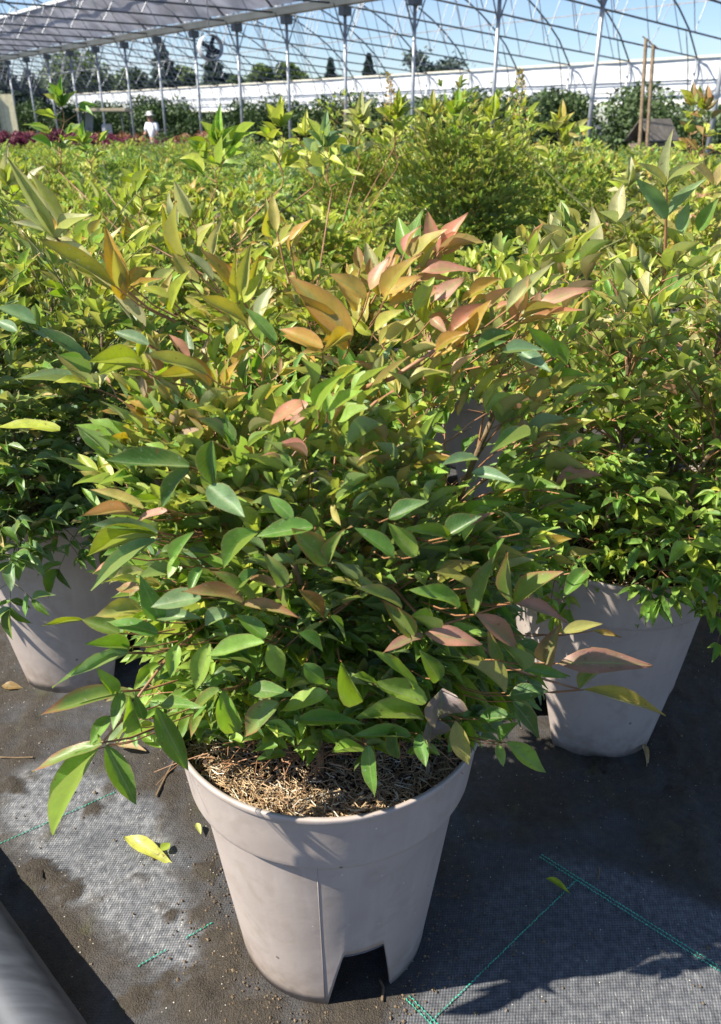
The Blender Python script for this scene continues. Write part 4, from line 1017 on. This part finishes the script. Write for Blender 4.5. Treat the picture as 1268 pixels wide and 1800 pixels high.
def leafcloud(name, pts_fn, count, size, mat, seed, parent=None, flat_=0.0):
    rnd = np.random.default_rng(seed); P_ = pts_fn(rnd, count); n = len(P_)
    a = rnd.normal(size=(n, 3)); a /= np.linalg.norm(a, axis=1)[:, None]; b = rnd.normal(size=(n, 3)); b -= a*(a*b).sum(1)[:, None]; b /= np.linalg.norm(b, axis=1)[:, None]
    s = size*rnd.uniform(.6, 1.4, size=(n, 1)); a *= s; b *= s*.55
    a[:, 2] *= (1-flat_); V = np.stack([P_-a, P_-b*.9, P_+a, P_+b], 1).reshape(-1, 3)
    me = bpy.data.meshes.new(name); me.vertices.add(len(V)); me.vertices.foreach_set('co', V.astype(np.float32).ravel())
    me.loops.add(n*4); me.loops.foreach_set('vertex_index', np.arange(n*4, dtype=np.int32)); me.polygons.add(n); me.polygons.foreach_set('loop_start', np.arange(0, n*4, 4, dtype=np.int32)); me.update(calc_edges=True)
    me.materials.append(mat); return mesh_obj(name, me, parent)
M_CONIF = foliage_mat('hazed_conifer_needles', (.055, .085, .062)); M_BROAD = foliage_mat('broadleaf_green', (.075, .12, .04)); M_LIGHTG = foliage_mat('light_green_leaves', (.12, .17, .05))  # conifer green lightened and blued, distance haze put into the colour
M_HEDGE = foliage_mat('hedge_green', (.05, .09, .025)); M_MAG = foliage_mat('magenta_leaves', (.15, .028, .055)); M_RUST = foliage_mat('rust_leaves', (.26, .12, .06)); M_SHR = foliage_mat('mixed_green', (.12, .17, .045)); M_BARK = simple('bark', (.10, .07, .05), .9, var=.3)
def cone_pts(h, r, layers=9):
    def f(rnd, n):
        k = rnd.random(n)**.75; z = h*(.10+.9*k); lay = np.abs(((k*layers) % 1)-.5)*2
        rr = r*(1-k)**.85*(.55+.45*lay)*rnd.random(n)**.35; a = rnd.random(n)*6.283; rr *= 1+.25*np.sin(a*3+k*20)
        return np.stack([rr*np.cos(a), rr*np.sin(a), z], 1)
    return f
def lobe_pts(h, r, nl, z0=.25, seed=0):
    g_ = np.random.default_rng(seed); cs = []
    for i in range(nl):
        a = g_.random()*6.283; q = g_.random()**.5*.65; zz = z0 + (1-z0)*g_.random()*.8; cs.append((q*r*math.cos(a)*(1.1-zz*.6), q*r*math.sin(a)*(1.1-zz*.6), h*(zz), r*g_.uniform(.3, .5)))
    def f(rnd, n):
        out = []
        for i in range(nl):
            m_ = n//nl; d = rnd.normal(size=(m_, 3)); d /= np.linalg.norm(d, axis=1)[:, None]; q = cs[i][3]*rnd.random((m_, 1))**.4
            p = d*q*(1, 1, .8)+np.array(cs[i][:3]); out.append(p)
        P_ = np.concatenate(out); return P_
    return f
def tree(px, top, half, Y, kind, label, seed):
    base = at(px, 212, Y); tp = at(px, top, Y); zb_ = -.5; h = tp.z - zb_; r = half/F*(Y*CT+0)*1.75
    root = empty('conifer_tree' if kind == 'c' else 'broadleaf_tree', (base.x, Y, zb_)); tag(root, label, 'tree', 'trees beyond the greenhouse')
    if kind == 'c':
        leafcloud('crown', cone_pts(h, r), 7500, .22*Y/80, M_CONIF, seed, root, .2)
        MB().tube([(0, 0, -.3), (0, 0, h*.9)], [.22, .04], 7).build('trunk', M_BARK, root)
    elif kind == 'p':      # wind-swept pine with level tiers
        def f(rnd, n):
            cs = [(-.5, .62, .5), (.35, .7, .8), (.75, .86, .5), (-.25, .95, .35), (-.8, .5, .4), (0, .55, .6), (0.05, .8, .5)]; out = []
            for cx_, cz_, w__ in cs:
                m_ = n//len(cs); q = rnd.normal(size=(m_, 3))*np.array([w__*r*.42, r*.3, h*.045]); q[:, 2] += h*cz_ + q[:, 0]*.12; q[:, 0] += cx_*r; out.append(q)
            return np.concatenate(out)
        leafcloud('crown', f, 3800, .20*Y/80, M_CONIF, seed, root, .4); MB().tube([(0, 0, -.3), (.1, 0, h*.9)], [.25, .06], 7).build('trunk', M_BARK, root)
    else:
        leafcloud('crown', lobe_pts(h, r, 13, .3, seed), 7500, .24*Y/80, M_BROAD if kind == 'b' else M_LIGHTG, seed, root)
        MB().tube([(0, 0, -.3), (.1, 0, h*.4), (0, .1, h*.75)], [.25, .18, .06], 7).build('trunk', M_BARK, root)
        for q in range(4): MB().tube([(0, 0, h*.3), (r*.5*math.cos(q*1.7), r*.5*math.sin(q*1.7), h*.65)], [.1, .03], 5).build('limb', M_BARK, root)
TREES = [(15, 105, 55, 70, 'c', 'dark broad conifer at the far left edge behind the greenhouse'), (62, 122, 34, 74, 'c', 'low dark conifer second from the left edge'), (150, 100, 58, 78, 'l', 'light green rounded tree behind the left end of the curtain'), (243, 118, 34, 82, 'b', 'small round tree between the light tree and the tall conifer'),
 (296, 74, 36, 76, 'c', 'tall dark conifer left of the hanging fan'), (335, 105, 30, 80, 'l', 'lighter tree between the two tall conifers'), (382, 82, 32, 74, 'c', 'tall dark conifer right behind the hanging fan'), (425, 122, 24, 84, 'b', 'low green tree right of the tall conifers'),
 (466, 104, 22, 82, 'l', 'small pointed light green tree near the centre left'), (530, 112, 34, 84, 'l', 'wide light green tree left of the small conifers'), (583, 104, 16, 80, 'c', 'small dark conifer left of the centre pole'), (648, 96, 20, 78, 'c', 'small pointed conifer just right of the centre pole'),
 (742, 96, 34, 78, 'p', 'wind swept pine with level tiers above the white curtain'), (870, 112, 16, 86, 'l', 'tiny pale tree top just above the curtain right of centre')]
for k, t in enumerate(TREES): tree(*t, seed=100+k)
for k in range(9): tree(95+k*72, 138+6*math.sin(k*2.3), 44, 92, 'b' if k % 3 else 'l', 'low broad tree in the far tree line, %s from the left' % ORD[k], seed=180+k)
# hedge and shrubs under the curtain
hx = [(-20, 0), (60, 1), (130, 2), (200, 3), (270, 4), (340, 5), (410, 6), (480, 7), (545, 8), (610, 9), (680, 10), (750, 11), (820, 12), (890, 13), (960, 14), (1030, 15), (1100, 16), (1180, 17), (1260, 18)]
for px, sd in hx:
    Yd = 42 - 10*max(0, (px-100)/1200) if px < 700 else 30 - 6*(px-700)/600
    base = at(px, 240, Yd); root = empty('hedge_shrub', (base.x, Yd, -.5)); dark = px < 700
    words = 'dark hedge shrub below the curtain' if dark else 'leafy green shrub below the curtain'
    tag(root, '%s, %s from the left edge' % (words, ORD[sd]), 'shrub', 'hedge below the curtain')
    leafcloud('foliage', lobe_pts(2.5 if dark else 2.35, 1.9, 15, .1, sd), 5200, .075, M_HEDGE if dark else M_BROAD, 300+sd, root)['kind'] = 'stuff'
    MB().tube([(0, 0, 0), (.05, 0, 1.2)], [.06, .03], 6).build('stem', M_BARK, root)
# rust coloured row and magenta row on the left
for k in range(13):
    px = 20+k*33; Yd = 30 - .4*k; b0 = at(px, 240, Yd); root = empty('rust_shrub', (b0.x, Yd, -.5)); tag(root, 'rust coloured shrub in the row behind the magenta plants, %s' % ('left end', 'near the left end', 'behind the first posts', 'left of the cart', 'beside the cart', 'behind the cart', 'just right of the cart', 'left of the worker', 'behind the worker', 'right of the worker', 'two right of the worker', 'near the right end', 'right end')[k], 'shrub', 'rust coloured shrubs')
    leafcloud('foliage', lobe_pts(1.25, .62, 9, .1, 50+k), 1500, .045, M_RUST if k % 4 else M_SHR, 400+k, root)['kind'] = 'stuff'
for k in range(17):
    px = -10+k*22; Yd = 22.5 - .12*k; b0 = at(px, 258, Yd); root = empty('magenta_shrub', (b0.x, Yd, gz(b0.x, Yd))); tag(root, 'low magenta leaved plant, %s in its row from the left edge' % ORD[k], 'plant', 'row of magenta plants')
    leafcloud('foliage', lobe_pts(.86, .42, 9, .2, 70+k), 1500, .03, M_MAG, 450+k, root)['kind'] = 'stuff'
# shrubs filling the bed on the far right and behind
for k in range(36):
    rr = random.Random(600+k); px = 560+k*22.5+rr.uniform(-6, 6); Yd = rr.uniform(10.5, 18); x = (px-634)/F*(Yd*CT+.2); zz = gz(x, Yd)
    root = empty('background_shrub', (x, Yd, zz)); kind = 'rust' if (px > 1150 and rr.random() < .5) or rr.random() < .12 else 'green'
    tag(root, '%s leaved shrub of the far bed, %s from its left end' % (kind, ORD[k]), 'shrub', 'far bed %s shrubs' % kind)
    leafcloud('foliage', lobe_pts(.75-zz*.75, .5, 9, .1, 80+k), 1700, .035, M_RUST if kind == 'rust' else (M_SHR if k % 3 else M_BROAD), 500+k, root)['kind'] = 'stuff'

# small grey-brown shed roof on the right
sh0 = at(1150, 225, 22); shed = empty('shed', (sh0.x, 22, -.66)); shed.rotation_euler = (0, 0, rad(28)); shed.scale = (.5, .5, 1.1); tag(shed, 'low shed with weathered grey brown roof beyond the right stakes', 'shed')
M_ROOF = simple('weathered_roof', (.13, .115, .095), .9, var=.35, scale=5, bump=.5); M_SHW = simple('shed_boards', (.16, .12, .09), .8, var=.2)
MB().box(-.9, .9, -.7, .7, 0, 1.05).build('wall', M_SHW, shed)
for sg, nm in ((-1, 0), (1, 1)):
    for r_ in range(5):
        y0 = sg*(.16*r_); y1 = sg*(.16*(r_+1)+.02); z0 = 1.55-.085*r_; z1 = 1.55-.085*(r_+1)-.01
        b0 = MB(); b0.v = [Vector(v) for v in ((-1.05, y0, z0), (1.05, y0, z0), (1.05, y1, z1), (-1.05, y1, z1), (-1.05, y0, z0-.03), (1.05, y0, z0-.03), (1.05, y1, z1-.03), (-1.05, y1, z1-.03))]; b0.f = [(0, 1, 2, 3), (7, 6, 5, 4), (0, 4, 5, 1), (1, 5, 6, 2), (2, 6, 7, 3), (3, 7, 4, 0)]
        b0.build('roof_board', M_ROOF, shed)

# utility cart with canopy on the left
def P3(px, py, Y): return at(px, py, Y)
cc = at(190, 240, 31); cart = empty('utility_cart', (cc.x, 31, -.5)); tag(cart, 'small utility cart with tan canopy parked beyond the magenta plants', 'cart')
M_TAN = simple('tan_canopy', (.52, .44, .30), .6); M_WHT = simple('cart_white', (.55, .56, .58), .35); M_TYRE = simple('tyre_rubber', (.02, .02, .02), .8); M_GLASS = simple('windscreen', (.45, .50, .53), .1, spec=.8)
def slab(mb, x0, x1, y0, y1, z0, z1, bv=.06):
    mb.box(x0, x1, y0, y1, z0+bv, z1-bv).box(x0+bv, x1-bv, y0+bv, y1-bv, z0, z1); return mb
slab(MB(), -.85, .85, -.55, .55, 1.78, 1.88, .02).build('canopy', M_TAN, cart)
slab(MB(), -.8, .0, -.5, .5, .35, .85).build('body', M_WHT, cart); slab(MB(), .0, .95, -.5, .5, .35, .72).build('cargo_box', M_WHT, cart)
mb = MB(); mb.v = [Vector(v) for v in ((-.72, -.45, .85), (-.72, .45, .85), (-.55, .45, 1.76), (-.55, -.45, 1.76), (-.70, -.45, .85), (-.70, .45, .85), (-.53, .45, 1.76), (-.53, -.45, 1.76))]; mb.f = [(0, 1, 2, 3), (7, 6, 5, 4), (0, 4, 5, 1), (2, 6, 7, 3)]; mb.build('windscreen', M_GLASS, cart)
slab(MB(), -.35, -.02, -.42, .42, .85, 1.0).build('seat', M_BLK, cart); slab(MB(), -.05, .06, -.42, .42, .95, 1.4, .03).build('seat_back', M_WHT, cart)
for x in (-.72, .72):
    for y in (-.48, .48): MB().tube([(x, y, .7), (x*.95, y, 1.8)], .02, 6).build('canopy_post', M_DARKSTEEL, cart)
for x in (-.5, .6):
    for y in (-.55, .45):
        wb = MB().tube([(x, y, .25), (x, y+.14, .25)], .25, 20); wo = wb.build('wheel', M_TYRE, cart, False); MB().tube([(x, y-.01, .25), (x, y+.15, .25)], .12, 14).build('rim', M_WHT, wo)
mb = MB().tube([(-.45+.0, -.25+.12*math.cos(a)*1, 1.05+.12*math.sin(a)) for a in [i*math.pi/6 for i in range(13)]], .012, 5, False); mb.build('steering_wheel', M_BLK, cart)

# ---------------------------------------------------------------- worker
def skin_body(name, joints, edges, mat, parent, root_i=0, sub=1):
    me = bpy.data.meshes.new(name); me.from_pydata([j[0] for j in joints], edges, [])
    o = mesh_obj(name, me, parent); o.data.materials.append(mat)
    md = o.modifiers.new('skin', 'SKIN'); 
    sv = me.skin_vertices[0].data if me.skin_vertices else None
    if sv is None:
        bm_ = None
    else:
        for i, j in enumerate(joints): sv[i].radius = (j[1], j[1] if len(j) < 3 else j[2]); sv[i].use_root = (i == root_i)
    s = o.modifiers.new('sub', 'SUBSURF'); s.levels = sub; s.render_levels = sub
    return o
def skinned(name, joints, edges, mat, parent, root_i=0, sub=1):
    import bmesh
    me = bpy.data.meshes.new(name); bm = bmesh.new(); lay = bm.verts.layers.skin.verify()
    vs = [bm.verts.new(j[0]) for j in joints]
    for v, j in zip(vs, joints): v[lay].radius = (j[1], j[1] if len(j) < 3 else j[2])
    vs[root_i][lay].use_root = True
    for a, b in edges: bm.edges.new((vs[a], vs[b]))
    bm.to_mesh(me); bm.free(); me.materials.append(mat); o = mesh_obj(name, me, parent)
    o.modifiers.new('skin', 'SKIN'); s = o.modifiers.new('sub', 'SUBSURF'); s.levels = sub; s.render_levels = sub
    for m_ in o.modifiers:
        if m_.type == 'SKIN': m_.use_smooth_shade = True
    return o
pc = at(271, 240, 29); per = empty('person', (pc.x, 29, -.5)); per.rotation_euler = (0, 0, rad(150)); tag(per, 'worker in white shirt and pale hat standing among the far rows', 'person')
M_SKIN = simple('skin', (.45, .26, .18), .5); M_SHIRT = simple('white_shirt', (.78, .80, .84), .7, var=.06); M_TROU = simple('khaki_trousers', (.38, .34, .27), .8, var=.1); M_HAT = simple('pale_hat', (.75, .73, .68), .7)
J = [((0, 0, .95), .13, .11), ((0, .02, 1.12), .13, .10), ((0, .05, 1.32), .16, .11), ((0, .07, 1.45), .06, .06), ((0, .10, 1.56), .085, .10), ((0, .11, 1.66), .07, .085),
     ((-.19, .05, 1.40), .055), ((-.25, .08, 1.14), .042), ((-.22, .28, .98), .034), ((.19, .05, 1.40), .055), ((.26, .10, 1.14), .042), ((.20, .30, 1.02), .034),
     ((-.10, 0, .86), .09), ((-.11, .03, .48), .06), ((-.11, -.02, .09), .045), ((.10, 0, .86), .09), ((.13, .10, .48), .06), ((.13, .06, .09), .045), ((-.11, .14, .04), .04), ((.13, .22, .04), .04)]
E = [(0, 1), (1, 2), (2, 3), (3, 4), (4, 5), (2, 6), (6, 7), (7, 8), (2, 9), (9, 10), (10, 11), (0, 12), (12, 13), (13, 14), (0, 15), (15, 16), (16, 17), (14, 18), (17, 19)]
skinned('body', J, E, M_SKIN, per)
for sx, w0 in ((-1, (-.22, .28, .98)), (1, (.20, .30, 1.02))):
    x, y, z = w0
    for k in range(5):
        a = (k-2)*.28; MB().tube([(x, y, z), (x+.04*math.sin(a)*1.2, y+.05, z-.02), (x+.07*math.sin(a)*1.2, y+.085-.01*abs(k-2), z-.05)], [.014, .011, .007], 5).build('finger', M_SKIN, per)
skinned('shirt', [((0, 0, .93), .15, .13), ((0, .02, 1.12), .15, .125), ((0, .05, 1.32), .18, .13), ((0, .065, 1.42), .09, .085), ((-.20, .05, 1.40), .075), ((-.25, .08, 1.17), .062), ((.20, .05, 1.40), .075), ((.26, .10, 1.17), .062)], [(0, 1), (1, 2), (2, 3), (2, 4), (4, 5), (2, 6), (6, 7)], M_SHIRT, per)
skinned('trousers', [((0, 0, .93), .14, .12), ((-.10, 0, .84), .105), ((-.11, .03, .48), .08), ((-.11, -.02, .12), .065), ((.10, 0, .84), .105), ((.13, .10, .48), .08), ((.13, .06, .12), .065)], [(0, 1), (1, 2), (2, 3), (0, 4), (4, 5), (5, 6)], M_TROU, per)
MB().lathe([(.155, 1.655), (.15, 1.67), (.10, 1.675), (.095, 1.75), (.05, 1.775), (.001, 1.775)], 24, 0, .11).build('hat', M_HAT, per, True)
for sx in (-.03, .03): MB().lathe([(.001, -.01), (.010, 0), (.001, .01)], 8, sx, .205, 1.60).build('eye', M_BLK, per)
MB().tube([(0, .19, 1.60), (0, .222, 1.572), (0, .195, 1.565)], [.008, .014, .01], 6).build('nose', M_SKIN, per)
MB().tube([(-.025, .195, 1.535), (0, .202, 1.532), (.025, .195, 1.535)], .005, 5).build('mouth', simple('lips', (.35, .13, .1), .5), per)
for sx in (-.09, .09): MB().lathe([(.001, -.03), (.015, -.01), (.018, .01), (.001, .03)], 8, sx, .10, 1.58).build('ear', M_SKIN, per)

# ---------------------------------------------------------------- steel pipe in the lower left corner
def pipe():
    r = .048; a = gnd(0, 1586); b = gnd(151, 1800); d = (b-a); d.z = 0; d.normalize(); nrm = Vector((-d.y, d.x, 0)); nrm = nrm if nrm.x > 0 else -nrm
    c = a - nrm*(r*1.19); c.z = r+.002
    root = empty('steel_pipe', (c.x, c.y, 0)); tag(root, 'thick grey galvanised pipe lying on the ground in the lower left corner', 'pipe')
    m, n, l, bs, out = newmat('dull_zinc'); tc = N(n, 'ShaderNodeTexCoord'); mp = N(n, 'ShaderNodeMapping'); mp.inputs['Rotation'].default_value = (0, 0, -math.atan2(d.y, d.x)); mp.inputs['Scale'].default_value = (3, 40, 40); 
    l.new(tc.outputs['Object'], mp.inputs[0]); no = N(n, 'ShaderNodeTexNoise'); no.inputs['Scale'].default_value = 1.5; no.inputs['Detail'].default_value = 7; l.new(mp.outputs[0], no.inputs[0])
    r_ = ramp(n, [(.3, (.035, .04, .048)), (.65, (.075, .083, .098)), (.8, (.17, .18, .19))]); l.new(no.outputs[0], r_.inputs[0]); l.new(r_.outputs[0], bs.inputs['Base Color']); bs.inputs['Metallic'].default_value = .35
    rr = N(n, 'ShaderNodeMapRange'); rr.inputs[3].default_value = .5; rr.inputs[4].default_value = .7; l.new(no.outputs[0], rr.inputs[0]); l.new(rr.outputs[0], bs.inputs['Roughness'])
    z = Vector((0, 0, c.z)); MB().tube([z-d*1.0, z, z+d*.95], r, 48).build('tube', m, root, True)
    MB().tube([z-d*.62, z-d*.58], r+.004, 48).build('joint_ring', m, root, True)
    for q in (-.9, .9): MB().tube([z+d*q-Vector((0, 0, r))-nrm*.07+Vector((0, 0, .01)), z+d*q-Vector((0, 0, r))+nrm*.07+Vector((0, 0, .01))], .012, 8).build('foot_bar', M_DARKSTEEL, root)
pipe()

# ---------------------------------------------------------------- litter: fallen leaves, twigs, crumbs
def fallen(px0, px1, wpx, colr, v, label, lift=.004, arch_=True):
    a = gnd(*px0, .006); b = gnd(*px1, .006); d = b-a; rnd = random.Random(int(px0[0])); dep = a.y*CT-(a.z-H)*ST
    lf = Leaf(a+Vector((0, 0, lift)), d+Vector((0, 0, .0)), Vector((rnd.uniform(-.25, .25), rnd.uniform(-.25, .1), 1)), d.length, wpx/F*dep*1.25, pcol(colr, rnd, .05), v)
    lf.c = (*lf.c[:3], 0)
    o = bpy.data.objects.new('fallen_leaf', LEAF_MESHES[v]); col.objects.link(o); o.matrix_basis = lf.mat(); o.color = lf.c; tag(o, label, 'leaf', 'fallen leaves')
fallen((219, 1477), (307, 1518), 19, 'yellow', 4, 'large yellow fallen leaf lying on the dusty fabric left of the front pot', .008)
fallen((285, 1500), (300, 1485), 14, 'lime', 0, 'small green tipped leaf beside the large yellow fallen leaf', .006)
fallen((205, 1316), (258, 1322), 15, 'tan', 0, 'tan dry leaf on the ground behind the low left leaves', .008)
fallen((4, 1208), (40, 1208), 12, 'copper', 4, 'reddish brown fallen leaf below the left pot', .004)
fallen((346, 1452), (354, 1470), 8, 'yellow', 0, 'thin yellow leaf standing against the left side of the front pot', .006)
fallen((960, 1548), (1002, 1573), 7, 'lime', 2, 'narrow green leaf blade on the fabric by the stitched corner', .004)
fallen((1130, 1310), (1142, 1352), 8, 'tan', 3, 'small brown dry leaf right of the rear right pot foot', .006)
def twig(pts, r, label):
    o = MB().tube([gnd(x, y, .006) for x, y in pts], r, 6).build('twig', M_CANE, None); tag(o, label, 'twig', 'fallen twigs')
twig([(275, 1399), (288, 1372), (306, 1338)], .0022, 'dark straight twig on the mud left of the front pot rim')
twig([(0, 1331), (30, 1332), (58, 1331)], .0014, 'thin pale twig at the left edge of the mud')
twig([(672, 1760), (674, 1735), (668, 1722)], .0018, 'short twig at the foot of the front pot')
twig([(1052, 1545), (1054, 1525)], .0012, 'tiny upright twig near the stitched corner')
def crumbs():
    rnd = random.Random(91); mb = MB()
    for k in range(1500):
        if rnd.random() < .62:
            a = rnd.uniform(0, 6.283); r = .135+abs(rnd.gauss(0, .05)); x, y = MX+r*math.cos(a), MY+r*math.sin(a)
        else: x, y = rnd.uniform(-.6, .75), rnd.uniform(.55, 1.3)
        s = rnd.uniform(.0006, .0022)*(1.6 if rnd.random() < .05 else 1); b = len(mb.v); c = Vector((x, y, .003+s*.3))
        for dx, dy, dz in ((1, 0, 0), (0, 1, 0), (-1, .2, 0), (0, -1, 0), (0, 0, .9), (0, 0, -.9)):
            mb.v.append(c + Vector((dx*s*rnd.uniform(.7, 1.4), dy*s*rnd.uniform(.7, 1.4), dz*s)))
        for f in ((0, 1, 4), (1, 2, 4), (2, 3, 4), (3, 0, 4), (1, 0, 5), (2, 1, 5), (3, 2, 5), (0, 3, 5)): mb.f.append(tuple(b+i for i in f))
    o = mb.build('soil_crumbs', simple('crumb', (.14, .10, .06), .9, var=.7, scale=300)); tag(o, 'soil crumbs and grit scattered on the fabric', kind='stuff')
crumbs()
